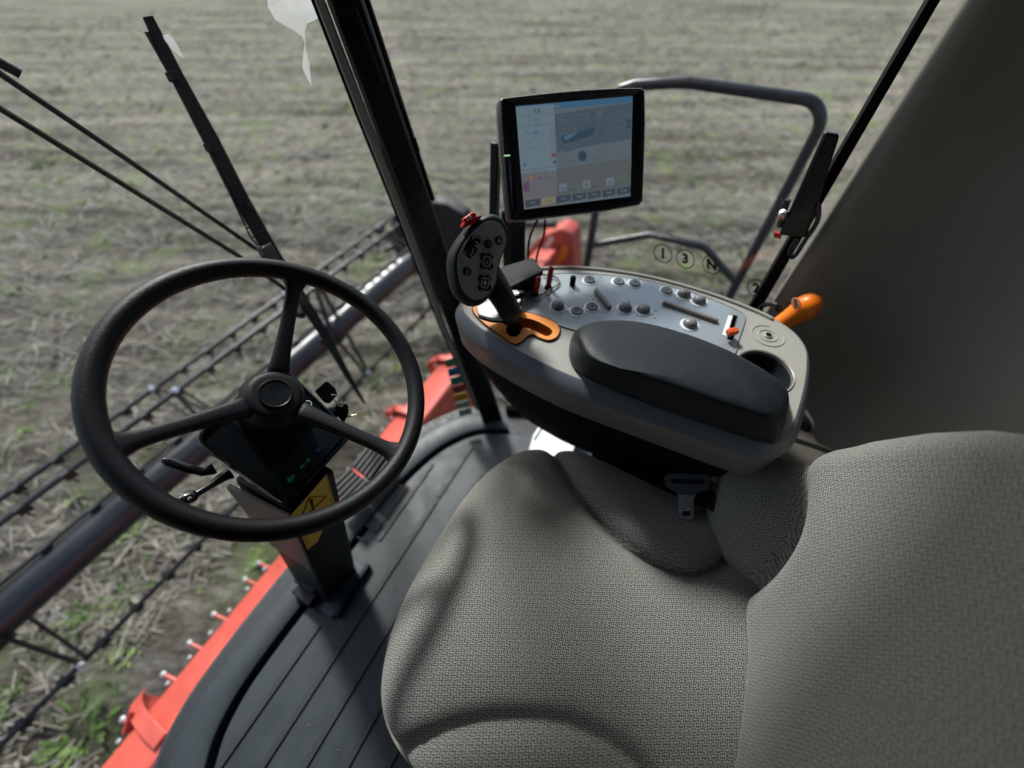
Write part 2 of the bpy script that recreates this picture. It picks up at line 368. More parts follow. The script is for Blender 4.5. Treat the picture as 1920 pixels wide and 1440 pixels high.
def litter():
    R = random.Random(3); m = MB()
    MS = [mat('straw_pale', (.33, .312, .26), .8, var=.15), mat('straw_brown', (.140, .120, .093), .8, var=.15), mat('straw_grey', (.225, .22, .197), .8, var=.15)]
    v = []; f = []; mi = []
    for k in range(95000):
        r = 2.6 + 30 * R.random() ** 1.25; ph = radians(R.uniform(-28, 128)); x = CAM.x + r * cos(ph); y = CAM.y + r * sin(ph)
        if noise.noise(Vector((x * 1.3, y * 1.3, 7))) < R.uniform(-.5, .35): continue
        a = radians(-63) + R.gauss(0, .9); l = R.uniform(.03, .13) * (1 + r / 30); wd = R.uniform(.002, .0045) * (1 + r / 14)
        d = Vector((cos(a), sin(a), R.gauss(0, .22))); s = Vector((-sin(a), cos(a), R.gauss(0, .4))) * wd
        p = Vector((x, y, gh(x, y) + R.uniform(.004, .03))); q = len(v)
        v += [tuple(p - d * l - s), tuple(p + d * l - s), tuple(p + d * l + s), tuple(p - d * l + s)]
        f.append((q, q + 1, q + 2, q + 3)); mi.append(R.choice((0, 1, 1, 2, 2) if r > 6 else (0, 1, 1, 1, 2)))
    me = bpy.data.meshes.new('straw_litter'); me.from_pydata(v, [], f)
    for q in MS: me.materials.append(q)
    me.polygons.foreach_set('material_index', mi)
    tag(obj('straw_litter', me), 'dry chopped straw and stubble scattered over the bare field', 'straw', kind='stuff')
    v = []; f = []; mi = []
    G = [mat('weed_green', (.085, .155, .028), .7, var=.2), mat('weed_light', (.17, .25, .07), .7, var=.2)]
    spots = []
    for u, vv, s in [(230, 1120, 1.3), (160, 1155, 1), (140, 1390, 1.8), (75, 310, 2.2), (35, 545, 1.3), (235, 1220, .8), (1350, 525, 1), (385, 1085, .6), (650, 200, 1), (1000, 170, 1), (610, 240, 1), (1290, 290, 1.2), (20, 1310, 1), (480, 1050, .8), (745, 690, .6), (1390, 480, 1)]:
        p = W(u, vv, z=GZ); spots.append((p.x, p.y, s))
    for k in range(1700):
        r = 3 + 42 * R.random() ** 1.1; ph = radians(R.uniform(-28, 128)); x = CAM.x + r * cos(ph); y = CAM.y + r * sin(ph)
        if noise.noise(Vector((x * .5, y * .5, 17))) < R.uniform(-.35, .5): continue
        spots.append((x, y, R.uniform(.25, .95)))
    for x, y, s in spots:
        nb = int(34 * s) + 6; c = R.choice((0, 1, 1)) if s < 1 else 0
        for k in range(nb):
            a = R.uniform(0, 2 * pi); rr = abs(R.gauss(0, .075 * s)); px, py = x + cos(a) * rr, y + sin(a) * rr; p = Vector((px, py, gh(px, py)))
            b = a + R.gauss(0, .6); l = R.uniform(.03, .085) * (.6 + s * .5); wd = .008 * (1 + .4 * s)
            d = Vector((cos(b), sin(b), R.uniform(.25, 1.3))).normalized() * l; sd_ = Vector((-sin(b), cos(b), 0)) * wd; q = len(v)
            v += [tuple(p - sd_ * .4), tuple(p + sd_ * .4), tuple(p + d * .6 + sd_), tuple(p + d), tuple(p + d * .6 - sd_)]
            f.append((q, q + 1, q + 2, q + 3, q + 4)); mi.append(c)
    me = bpy.data.meshes.new('weeds'); me.from_pydata(v, [], f)
    for q in G: me.materials.append(q)
    me.polygons.foreach_set('material_index', mi)
    tag(obj('weeds', me), 'small green weeds sprouting in patches among the straw', 'weeds', kind='stuff')
litter()

# ================================================================== HARVESTER HEADER AND REEL (in front of and below the cab)
def reel():
    T = V(0, 2.68, -.93); X0, X1 = -1.95, 2.82
    t = thing('harvester_reel', 'dark grey pick-up reel with thick centre tube and toothed bats ahead of the cab', 'reel', (0, 2.68, -.93))
    m = MB(); m.tube([V(X0, T.y, T.z), V(X1 - .25, T.y, T.z)], .098, 32); m.build('centre_tube', REEL, t)
    # flange strip with slots riding on the tube, on the far upper side
    dirn = V(0, .35, .94); a = T + dirn * .118; m = MB()
    m.tube([V(X0, a.y, a.z), V(X1 - .3, a.y, a.z)], .012, 8)
    x = X0 + .1
    while x < X1 - .3:
        m.box((.05, .03, .05), Matrix.Translation(V(x, T.y + dirn.y * .108, T.z + dirn.z * .108))); x += .24
    m.build('tube_rail', REELD, t)
    for k in range(7):
        m = MB(); xx = 1.62 + k * .105; m.box((.065, .035, .006), frame(V(xx, T.y + .094 * .05, T.z + .0995), (0, 0.05, 1))); m.build('slot_highlight', ALU, t)  # pale pieces added as highlights of bright ground seen through slots
    pos = {}
    for i, (yy, zz) in enumerate([(3.09, -.72), (2.61, -.47), (2.47, -1.34), (3.05, -1.30)]):
        m = MB(); m.tube([V(X0, yy, zz), V(X1 + (.0 if i else .05), yy, zz)], .0155, 12); bat = m.build('bat', REEL, t)
        pos[i] = V(0, yy, zz)
        # one tine, then copies
        mt = MB(); o0 = V(0, yy, zz) - ORGN[bat.name]
        mt.box((.034, .046, .044), c=(0, 0, -.004)); mt.box((.016, .016, .03), c=(.02, 0, -.03))
        mt.tube([V(0, 0, -.02), V(0, -.01, -.05), V(0, .0, -.085)], [.006, .005, .004], 6)
        me = None; x = X0 + .08
        while x < X1 - .1 and i < 3:
            if me is None:
                ORGN['__z'] = Vector(); tn = mt.build('tine', REELD, None); tn.parent = bat; me = tn; ORGN[tn.name] = ORGN[bat.name]
                tn.location = o0 + V(x, 0, 0)
            else: copy_part(me, bat, o0 + V(x, 0, 0))
            x += .192
    for x in (-1.02, .22, 1.30, 2.45):
        m = MB()
        for i in range(4):
            p = pos[i]; a = V(x, T.y, T.z); b = V(x, p.y, p.z); d = (b - a).normalized()
            s = d.cross(V(1, 0, 0)) * .022
            m.prism([a + d * .09 - s, b - s, b + s, a + d * .09 + s], V(.012, 0, 0))
            m.prism([a + d * .09 - s + V(.10, 0, 0), b - s + V(.03, 0, 0), b + s + V(.03, 0, 0), a + d * .09 + s + V(.10, 0, 0)], V(.012, 0, 0))
        m.lathe([(.12, -.03), (.12, .03)], frame(V(x, T.y, T.z), (1, 0, 0), (0, 1, 0)))
        m.build('spider_arm', REELD, t)
        for i in range(3):
            m = MB(); p = pos[i]; m.lathe([(.02, 0), (.018, .012), (.0, .014)], frame(V(x + .01, p.y - .03, p.z + .03), (.2, -.6, .75)), n=10); m.build('bolt', STEEL, t)
    m = MB(); m.prism([W(u, v, x=2.83) for u, v in [(728, 432), (742, 398), (762, 392), (790, 440), (800, 505), (770, 520), (738, 470)]], V(.07, 0, 0)); m.build('end_disc', REELD, t, bevel=.01)
    m = MB(); m.prism([W(u, v, x=2.95) for u, v in [(810, 378), (838, 383), (868, 402), (872, 425), (850, 470), (815, 500), (800, 440)]], V(.15, 0, 0)); m.build('drive_housing', REELD, t, bevel=.012)
    m = MB(); m.tube([W(720, 470, x=2.7), W(766, 452, x=2.9), W(850, 420, x=3.1)], .03, 10); m.build('support_pipe', RAIL, t)
reel()
def header():
    t = thing('harvester_header', 'coral red harvester header beam with bolts and fins running below the cab', 'header', (0, 1.6, -1.3))
    X0, X1 = -1.95, 3.2
    m = MB()
    prof = [(1.68, -1.25), (1.68, -.91), (1.672, -.90), (1.47, -.835), (1.455, -.85), (1.44, -1.35), (1.46, -1.35), (1.66, -1.25)]
    m.prism([V(X0, y, z) for y, z in prof], V(X1 - X0, 0, 0)); m.build('top_beam', HRED, t, bevel=.006)
    m = MB(); m.prism([V(X0, y, z) for y, z in [(1.43, -1.34), (1.43, -1.37), (2.9, -1.75), (2.9, -1.72)]], V(X1 - X0, 0, 0)); 
    m = MB()
    for x, L_ in ((-.86, .20), (.89, .20), (1.41, .20)):
        arc = [V(x, 1.50 + .34 * k / 8, -.835 - .02 * k / 8 - .17 * (k / 8) ** 3) for k in range(9)]
        f = MB(); f.prism(arc + [V(x, 1.80, -1.15), V(x, 1.60, -1.2)], V(.01, 0, 0))
        up = [p + V(-.022, 0, .004) for p in arc]
        f.loft([[p, p + V(.055, 0, 0), p + V(.055, 0, .008), p + V(0, 0, .008)] for p in up])
        f.prism([V(x - .08, 1.70, -.91), V(x + .0, 1.70, -.84), V(x + .0, 1.71, -1.1)], V(0, .012, 0))
        f.build('fin', HRED, t, smooth=False, bevel=.002)
    x = -1.9; src = None
    while x < 1.9:
        if src is None:
            b = MB(); b.lathe([(.011, 0), (.011, .007), (.007, .011), (0, .012)], n=10); src = b.build('bolt', DULL, None); src.parent = t; ORGN[src.name] = ORGN[t.name]
            src.rotation_euler = (radians(-35), 0, 0)
            src.location = V(x, 1.69, -.905) - ORGN[t.name]
        else: copy_part(src, t, V(x, 1.69, -.905) - ORGN[t.name])
        x += .105
    for u, v in [(292, 1257), (341, 1199), (387, 1145), (447, 1081), (472, 1050), (640, 905), (215, 1340)]:
        p = W(u, v, z=-1.0); q = V(p.x + .02, 1.70, -1.02); p = q.lerp(p, .72); f = MB(); f.tube([q, p], .009, 8); s = f.build('finger', HRED, t)
        f = MB(); f.lathe([(.0, -.014), (.013, -.006), (.013, .006), (.0, .014)], Matrix.Translation(p), n=12); f.build('finger_tip', DULL, s)
    # right-hand end shield with its reflector, seen past the monitor
    P = lambda pts, x: [W(u, v, x=x) for u, v in pts]
    m = MB(); m.prism(rounded(P([(985, 478), (1012, 445), (1052, 428), (1074, 440), (1080, 545), (985, 560)], 3.15), .04), V(.22, 0, 0)); m.build('end_shield', HRED, t, bevel=.02)
    m = MB(); m.prism(P([(1037, 488), (1055, 462), (1064, 466), (1062, 480), (1046, 500), (1037, 497)], 3.12), V(.03, 0, 0)); m.build('reflector', mat('amber_reflector', (.9, .2, .03), .25), t, bevel=.004)
    m = MB(); m.prism(P([(1010, 478), (1030, 445), (1038, 449), (1018, 484)], 3.13), V(.02, 0, 0)); m.build('shield_plate', ALU, t)
    m = MB(); m.tube(P([(930, 432), (985, 420), (1042, 420)], 3.0), .035, 10); m.build('hydraulic_pipe', RAIL, t)
header()
def rails():
    t = thing('handrail', 'dark tubular steel handrail with a middle rail outside the right window', 'handrail', (1.6, .4, -.33))
    m = MB(); top = [V(1.6, .757, -.33), V(1.6, .757, .70), V(1.6, .757, .79), V(1.6, .735, .84), V(1.6, .69, .856), V(1.6, .55, .878), V(1.6, .50, .882), V(1.6, .16, .877)]
    for k in range(9):
        a = pi / 2 * k / 8; top.append(V(1.6, .15 - .085 * sin(a), .792 + .085 * cos(a)))
    top += [V(1.6, .067, .5), V(1.6, .072, .1), V(1.6, .075, -.33)]
    m.tube(top, .0185, 14); m.build('top_rail', RAIL, t)
    m = MB(); m.tube([V(1.6, .757, .20), V(1.6, .74, .205), V(1.6, .50, .318), V(1.6, .475, .325), V(1.6, .27, .327), V(1.6, .245, .318), V(1.6, .075, .20)], .016, 12); m.build('middle_rail', RAIL, t)
    m = MB(); m.box((.85, 2.2, .04), Matrix.Translation(V(1.23, -.25, -.355))); o = m.build('access_platform', RAIL, None, bevel=.005)
    tag(o, 'steel access platform beside the cab under the handrail', 'platform')
rails()
# ================================================================== CAB SHELL
EDGE = [(-.95, .62), (-.85, .80), (-.64, .975), (-.53, 1.028), (-.39, 1.046), (-.16, 1.050), (.05, 1.045), (.25, 1.03), (.42, .985), (.54, .915), (.60, .85), (.645, .765)]
def Yc(x):
    for (a, b), (c, d) in zip(EDGE, EDGE[1:]):
        if x <= c: return b + (d - b) * (x - a) / (c - a)
    return EDGE[-1][1]
LEAN = .22
def WG(u, v, off=0):
    d = ray(u, v); lo, hi = .0, .01
    f = lambda s: (CAM + d * s).y - (Yc((CAM + d * s).x) + LEAN * (CAM + d * s).z + off)
    while f(hi) < 0 and hi < .1: hi *= 1.05
    for _ in range(40):
        mid = (lo + hi) / 2
        if f(mid) < 0: lo = mid
        else: hi = mid
    return CAM + d * hi
def cab():
    t = thing('harvester_cab', 'harvester cab shell seen from inside with black front pillar, grey rear trim and big windows', 'cab', (0, .4, 0))
    outer = [Vector((x, y, 0)) for x, y in smooth_curve([(x, y, 0) for x, y in EDGE], 4) for _ in (0,)] if 0 else [Vector(p) for p in smooth_curve([(x, y, 0) for x, y in EDGE], 4)]
    body = outer + [V(.84, .12, 0), V(.84, -.5, 0), V(-.95, -.5, 0)]
    m = MB(); m.prism([p + V(0, 0, -.10) for p in body][::-1], V(0, 0, .085)); m.build('floor', MATD, t, smooth=False)
    # rubber lips along the curved front edge
    def inset(p, d):
        c = V(0, .1, 0); q = p - c; return c + q * (1 - d / q.length)
    m = MB(); m.loft([[inset(p, -.008) + V(0, 0, -.015), inset(p, -.008) + V(0, 0, .0), inset(p, .03) + V(0, 0, .004), inset(p, .03) + V(0, 0, -.015)] for p in outer]); m.build('floor_edge_seal', MATD, t)
    # windscreen
    top = 1.74; vs = []; fs = []; n = len(outer); K = 12
    for k in range(K + 1):
        z = -.012 + (top + .012) * k / K
        for p in outer: vs.append(p + V(0, LEAN * z, z))
    for k in range(K):
        for i in range(n - 1): fs.append((k * n + i, k * n + i + 1, (k + 1) * n + i + 1, (k + 1) * n + i))
    m = MB(); m.add(vs, fs); ws = m.build('windscreen', GLASS, t)
    sm = reflectionmat()  # pale translucent patches paint a bright reflection onto the glass
    def reflection_patch(pts):
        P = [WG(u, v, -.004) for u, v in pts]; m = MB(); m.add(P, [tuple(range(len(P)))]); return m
    a = reflection_patch([(497, -40), (600, -40), (606, 20), (594, 36), (576, 44), (571, 60), (574, 95), (580, 118), (584, 160), (578, 150), (567, 128), (568, 105), (571, 80), (566, 68), (545, 54), (517, 38), (503, 15)])
    b = reflection_patch([(305, 66), (318, 64), (330, 80), (345, 108), (335, 104), (322, 92), (308, 74)])
    o = a.build('painted_reflection', sm, ws, smooth=False); o = b.build('painted_reflection', sm, ws, smooth=False)
    # right front pillar
    A = V(.55, .765, .03); Bt = V(.55, 1.002, 1.17); ax = (Bt - A).normalized(); wd = V(.7, -.71, 0).normalized(); nn = ax.cross(wd).normalized()
    if nn.y < 0: nn = -nn
    PP = lambda pts, off=0: [WP(u, v, A - nn * off, nn) for u, v in pts]
    def ext(p, q, z):  # extend line p->q to height z
        return p + (q - p) * ((z - p.z) / (q.z - p.z))
    L0, L1, L2 = PP([(612, 0), (752, 375), (908, 798)]); R0, R1, R2 = PP([(683, 0), (808, 375), (944, 790)])
    Lt = ext(L1, L0, 1.74); Rt = ext(R1, R0, 1.74)
    m = MB(); m.loft([[a_, b_, b_ + nn * .07, a_ + nn * .07] for a_, b_ in ((Lt, Rt), (L0, R0), (L1, R1), (L2, R2), (L2 + V(0, 0, -.08), R2 + V(0, 0, -.08)))])
    pil = m.build('front_pillar', PAINTB, t, bevel=.008)
    S = PP([(589, 0), (674, 222), (735, 375), (783, 500), (829, 620), (898, 775)]); S2 = PP([(609, 0), (694, 222), (753, 375), (800, 500), (840, 620), (906, 775)])
    S = [ext(S[1], S[0], 1.74)] + S; S2 = [ext(S2[1], S2[0], 1.74)] + S2
    m = MB(); m.loft([[a_ + nn * .012, b_ + nn * .012, b_ + nn * .03, a_ + nn * .03] for a_, b_ in zip(S, S2)]); m.build('glass_seal', SEALM, t, bevel=.003)
    m = MB(); m.loft([[a_ - wd * .006 + nn * .02, a_ + nn * .02, a_ + nn * .034, a_ - wd * .006 + nn * .034] for a_ in S]); m.build('seal_lip', MATB, t)
    # recessed vent frame near the pillar top
    q = PP([(626, 22), (668, 14), (722, 158), (684, 172)], .001); q2 = PP([(634, 32), (664, 26), (713, 152), (687, 161)], .004)
    m = MB(); m.loft([q, [p - nn * .006 for p in q], [p - nn * .004 for p in q2], [p + nn * .01 for p in q2]], cap=False); vf = m.build('vent_frame', BLK, pil, bevel=.002)
    m = MB()
    for k in range(9):
        s = (k + .5) / 9; a_ = q2[0].lerp(q2[3], s); b_ = q2[1].lerp(q2[2], s); e = (b_ - a_) * .04; h = (q2[3] - q2[0]) * .035
        m.prism([a_ + e, b_ - e, b_ - e + h, a_ + e + h], -nn * .002)
    m.build('vent_slats', PAINTB, vf, smooth=False)
    # narrow trim on the right edge with clips
    m = MB(); e0, e1, e2 = PP([(688, 0), (777, 270), (812, 375)], -.02); e0 = ext(e1, e0, 1.74)
    m.tube([e0, e1, e2], .006, 8); 
    m.build('pillar_trim', PAINTB, t)
    m = MB()
    for u, v in [(733, 160), (745, 192), (776, 272)]:
        p = PP([(u, v)], -.015)[0]; m.box((.018, .012, .03), frame(p, ax, wd))
    m.build('trim_clip', BLK, t, bevel=.002)
    # coloured level chart on the glass beside the pillar
    cols = [('sticker_green', (.10, .30, .12)), ('sticker_blue', (.02, .16, .38)), ('sticker_teal', (.02, .27, .19)), ('sticker_red', (.35, .05, .05)), ('sticker_yellow', (.62, .40, .02)), ('sticker_pale', (.42, .50, .44)), ('sticker_grey', (.40, .47, .42))]
    Lp = PP([(834, 674), (862, 783)], -.012); Rp = PP([(856, 668), (886, 776)], -.012); m = MB()
    for k, (nm, c) in enumerate(cols):
        s0 = (k + .06) / 7; s1 = (k + .9) / 7
        m.prism([Lp[0].lerp(Lp[1], s0), Rp[0].lerp(Rp[1], s0), Rp[0].lerp(Rp[1], s1), Lp[0].lerp(Lp[1], s1)], -nn * .0008, mat(nm, c, .5))
    tag(m.build('level_sticker', None, t, smooth=False), 'strip sticker with green, blue, teal, yellow and pale fields')
    # second pale line of the same sticker reflected in the pillar edge is left out
    # side window and rear door post
    b0, b1 = V(.655, .74, -.02), V(.845, .13, -.02); t0, t1 = V(.655, 1.10, 1.74), V(.845, .13, 1.74)
    m = MB(); vs = []; fs = []
    for k in range(9):
        s = k / 8
        for i in range(9): r = i / 8; vs.append(b0.lerp(t0, s).lerp(b1.lerp(t1, s), r) + V(.03, .02, 0) * 4 * r * (1 - r))
    for k in range(8):
        for i in range(8): fs.append((k * 9 + i, k * 9 + i + 1, (k + 1) * 9 + i + 1, (k + 1) * 9 + i))
    m.add(vs, fs); sw = m.build('side_window', GLASS, t)
    m = MB(); m.tube([b0 + V(0, 0, .02), b0.lerp(b1, .5) + V(.03, .02, .02), b1 + V(0, 0, .02)], .022, 8); m.build('window_sill', PAINTB, t)
    # gear markings on the side window
    nW = V(.95, .30, .0).normalized(); pW = V(.735, .40, .72)
    for ch, u, v, hh in [('1', 1243, 476, 1), ('3', 1285, 486, 1), ('N', 1334, 497, 1), ('2', 1418, 541, 1)]:
        p = WP(u, v, pW, nW); dx = (WP(u + 5, v + 1, pW, nW) - WP(u - 5, v - 1, pW, nW)).normalized()
        zz = -nW; M_ = frame(p, zz, dx); hgt = .036
        vs, fs = textmesh(ch, hgt * .88, .0015); m = MB()
        ey = (WP(u, v - 5, pW, nW) - WP(u, v + 5, pW, nW)).normalized(); mag = (WP(u, v - 5, pW, nW) - WP(u, v + 5, pW, nW)).length / (WP(u + 5, v + 1, pW, nW) - WP(u - 5, v - 1, pW, nW)).length
        M_ = Matrix((dx, ey * mag, -nW)).transposed().to_4x4(); M_.translation = p; m.add(vs, fs, None, M_)
        ring = [(cos(2 * pi * k / 36) * .0228, sin(2 * pi * k / 36) * .0228, 0) for k in range(36)]; rin = [(a_ * .90, b_ * .90, 0) for a_, b_, _ in ring]
        m.add(ring + rin, [(k, (k + 1) % 36, 36 + (k + 1) % 36, 36 + k) for k in range(36)], None, M_)
        m.build('gear_marking', INK, sw, smooth=False)
    # rear post: black strip and moulded grey trim, corner and rear wall
    m = MB(); a_, b_ = W(1428, 578, x=.815), W(1764, 0, x=.815); a_ = ext(b_, a_, -.1); b_ = ext(a_, b_, 1.74)
    a2, b2 = W(1404, 578, x=.815), W(1741, 0, x=.815); a2 = ext(b2, a2, -.1); b2 = ext(a2, b2, 1.74)
    m.loft([[a_, a2, a2 + V(.03, 0, 0), a_ + V(.03, 0, 0)], [b_, b2, b2 + V(.03, 0, 0), b_ + V(.03, 0, 0)]]); m.build('door_post', MATB, t, bevel=.004)
    yb = a_.y - .003
    prof = smooth_curve([V(.838, yb, 0), V(.820, yb - .006, 0), V(.808, yb - .022, 0), V(.807, yb - .05, 0), V(.812, yb - .11, 0), V(.80, yb - .20, 0), V(.73, yb - .31, 0), V(.56, yb - .39, 0), V(.30, yb - .43, 0), V(-.4, yb - .45, 0), V(-.95, yb - .45, 0)], 6)
    vs = []; fs = []; n = len(prof); K = 10
    for k in range(K + 1):
        z = -.02 + 1.78 * k / K
        for p in prof: vs.append(p + V(0, 0, z))
    for k in range(K):
        for i in range(n - 1): fs.append((k * n + i, k * n + i + 1, (k + 1) * n + i + 1, (k + 1) * n + i))
    m = MB(); m.add(vs, fs); m.build('rear_trim', WALLM, t)
    # roof lining, left pillar, and an unseen black panel added to block side light
    roof = [p + V(0, LEAN * 1.74, 1.74) for p in outer] + [V(.86, .12, 1.74), V(.86, -.55, 1.74), V(-.97, -.55, 1.74)]
    m = MB(); m.prism(roof, V(0, 0, .1)); m.build('roof', mat('roof_lining', (.05, .05, .048), .8), t)
    m = MB(); m.prism([V(-.96, -.5, 0), V(-.96, .70, 0), V(-.96, .98, 1.74), V(-.96, -.5, 1.74)], V(.04, 0, 0)); m.build('left_light_block', MATB, t)
    m = MB(); m.tube([V(-.90, .72, 0), V(-.90, .95, 1.16), V(-.90, 1.05, 1.74)], .045, 8); m.build('front_pillar', PAINTB, t)
    # small grab loop at the foot of the post
    m = MB(); m.tube(smooth_curve([W(1425, 590, x=.78), W(1427, 577, x=.78), W(1436, 571, x=.775), W(1455, 572, x=.76), W(1462, 585, x=.75)], 5), .006, 8); m.build('grab_loop', GLOSS, t)
    # rubber mat
    m = MB()
    inn = [inset(p, .135) for p in outer if -.85 < p.x < .66]; poly = [p + V(0, 0, -.012) for p in inn] + [V(.66, .45, -.012), V(.66, -.3, -.012), V(-.85, -.3, -.012)]
    m.prism(poly[::-1], V(0, 0, .018), MATR)
    r1 = [inset(p, .035) for p in outer]; r2 = [inset(p, .118) for p in outer]
    m.loft([[a_ + V(0, 0, -.012), a_ + V(0, 0, .014), a_.lerp(b_, .15) + V(0, 0, .02), a_.lerp(b_, .8) + V(0, 0, .022), b_ + V(0, 0, .016), b_ + V(0, 0, -.012)] for a_, b_ in zip(r1, r2)], M=MATR)
    o = m.build('floor_mat', None, None, bevel=.002); 
    tag(o, 'blue-grey ribbed rubber floor mat with worn dusty patches under the seat and pedals', 'floor mat')
    m = MB()
    for y, x0, x1 in ((.86, -.60, .315), (.772, -.62, .44), (.686, -.63, .36), (.60, -.64, .34), (.515, -.64, .33)):
        if y > .8: segs = [(x0, -.235), (.02, x1)]
        elif y > .7: segs = [(x0, .215), (.222, x1)]
        else: segs = [(x0, x1)]
        for a_, b_ in segs: m.prism([V(a_, y - .009, .006), V(a_, y - .0065, .0110), V(a_, y + .0065, .0110), V(a_, y + .009, .006)], V(b_ - a_, 0, 0))
    for p in ([(687, 1035), (700, 1029)], ):
        pass
    rb = m.build('mat_rib', MATD, o, smooth=False)
    m = MB(); pa = W(672, 1008, z=.006); m.box((.008, .07, .005), Matrix.Translation(pa + V(0, -.0, .002))); m.box((.17, .05, .003), Matrix.Translation(V(.12, .905, .0075)))
    m.build('mat_patch', MATR, o, bevel=.0015)
cab()
def wiper():
    t = thing('windscreen_wiper', 'long black windscreen wiper with a twin-rod arm outside the windscreen', 'wiper', (.33, 1.25, .7))
    y0 = 1.10
    def P(u, v, off=0):
        d = ray(u, v); s = (y0 + off + LEAN * CAM.z - CAM.y) / (d.y - LEAN * d.z); return CAM + d * s
    nn = V(0, 1, -LEAN).normalized()
    L_ = [P(*q) for q in [(267, 33), (318, 146), (385, 268), (440, 375), (492, 470), (545, 550), (600, 630), (650, 712), (681, 757)]]
    R_ = [P(*q) for q in [(283, 31), (340, 140), (408, 262), (462, 368), (516, 464), (566, 545), (615, 625), (658, 708), (683, 755)]]
    m = MB(); m.loft([[a, b, b - nn * .008, a - nn * .008] for a, b in zip(L_, R_)]); bl = m.build('blade_rubber', MATB, t)
    # spine with joints along the left edge of the blade
    m = MB(); sp = [P(*q) for q in [(276, 60), (322, 142), (390, 275), (428, 352), (500, 478)]]; m.tube(sp, .0035, 8, flat=1.6); m.build('blade_spine', PAINTB, t)
    m = MB()
    for u, v in [(322, 144), (392, 277), (460, 388), (500, 475), (560, 590), (606, 640)]: m.box((.016, .012, .03), frame(P(u, v) - nn * .006, nn, (L_[3] - L_[2])))
    m.build('blade_joint', MATB, t, bevel=.002)
    m = MB(); a = [P(*q) for q in [(418, 335), (470, 445), (500, 480)]]; b = [P(*q) for q in [(427, 331), (480, 440), (508, 475)]]
    m.tube(a, .0022, 6); m.tube(b, .0022, 6)
    for s in range(7):
        k = s / 6; p = a[0].lerp(a[1], k); q = b[0].lerp(b[1], k); m.tube([p, q], .003, 6)
    m.build('blade_bracket', PAINTB, t)
    for pts, r in (([(-60, 95), (0, 138), (240, 300), (482, 468)], .0052), ([(-60, 160), (0, 203), (230, 345), (440, 475), (560, 560)], .0055)):
        m = MB(); m.tube([P(*q, .02) for q in pts], r, 10); m.build('arm_rod', PAINTB, t)
    m = MB(); m.tube([P(-40, 98, .02), P(0, 118, .02), P(38, 139, .02)], .004, 8, flat=1.8); m.build('washer_tube', PAINTB, t)
    m = MB(); m.box((.05, .03, .03), frame(P(497, 476) - nn * .012, nn, (L_[4] - L_[3]))); m.build('blade_clip', GLOSS, t, bevel=.005)
wiper()
def latch():
    t = thing('window_latch', 'black window latch bar with steel knob beside the rear post', 'latch', tuple(W(1500, 400, x=.80)))
    P = lambda pts, x=.795: [W(u, v, x=x) for u, v in pts]
    m = MB(); m.prism(P([(1546, 243), (1573, 248), (1572, 258), (1512, 441), (1461, 436), (1468, 420)]), V(-.014, 0, 0)); m.build('latch_bar', PAINTB, t, bevel=.004)
    m = MB(); m.prism(P([(1512, 376), (1537, 380), (1533, 400), (1510, 442), (1478, 434)], .80), V(.008, 0, 0)); m.build('hinge_plate', PAINTB, t, bevel=.002)
    m = MB(); m.tube(smooth_curve(P([(1535, 385), (1532, 415), (1510, 450), (1492, 478), (1484, 482), (1482, 470), (1494, 446)], .785), 5), .0045, 8); m.build('spring_hook', PAINTB, t)
    m = MB(); m.tube(P([(1478, 374), (1468, 400), (1462, 425)], .79), .006, 8); m.build('side_strip', PAINTB, t)
    a = W(1470, 410, x=.79); m = MB(); m.lathe([(.004, -.02), (.004, .008), (.0085, .010), (.0095, .016), (.007, .023), (0, .025)], frame(a, (-.4, .3, .5)), n=16); m.build('knob', STEEL, t)
    m = MB(); m.prism(P([(1452, 433), (1466, 437), (1464, 446), (1450, 442)], .80), V(-.006, 0, 0)); m.build('red_tab', REDP, t)
latch()
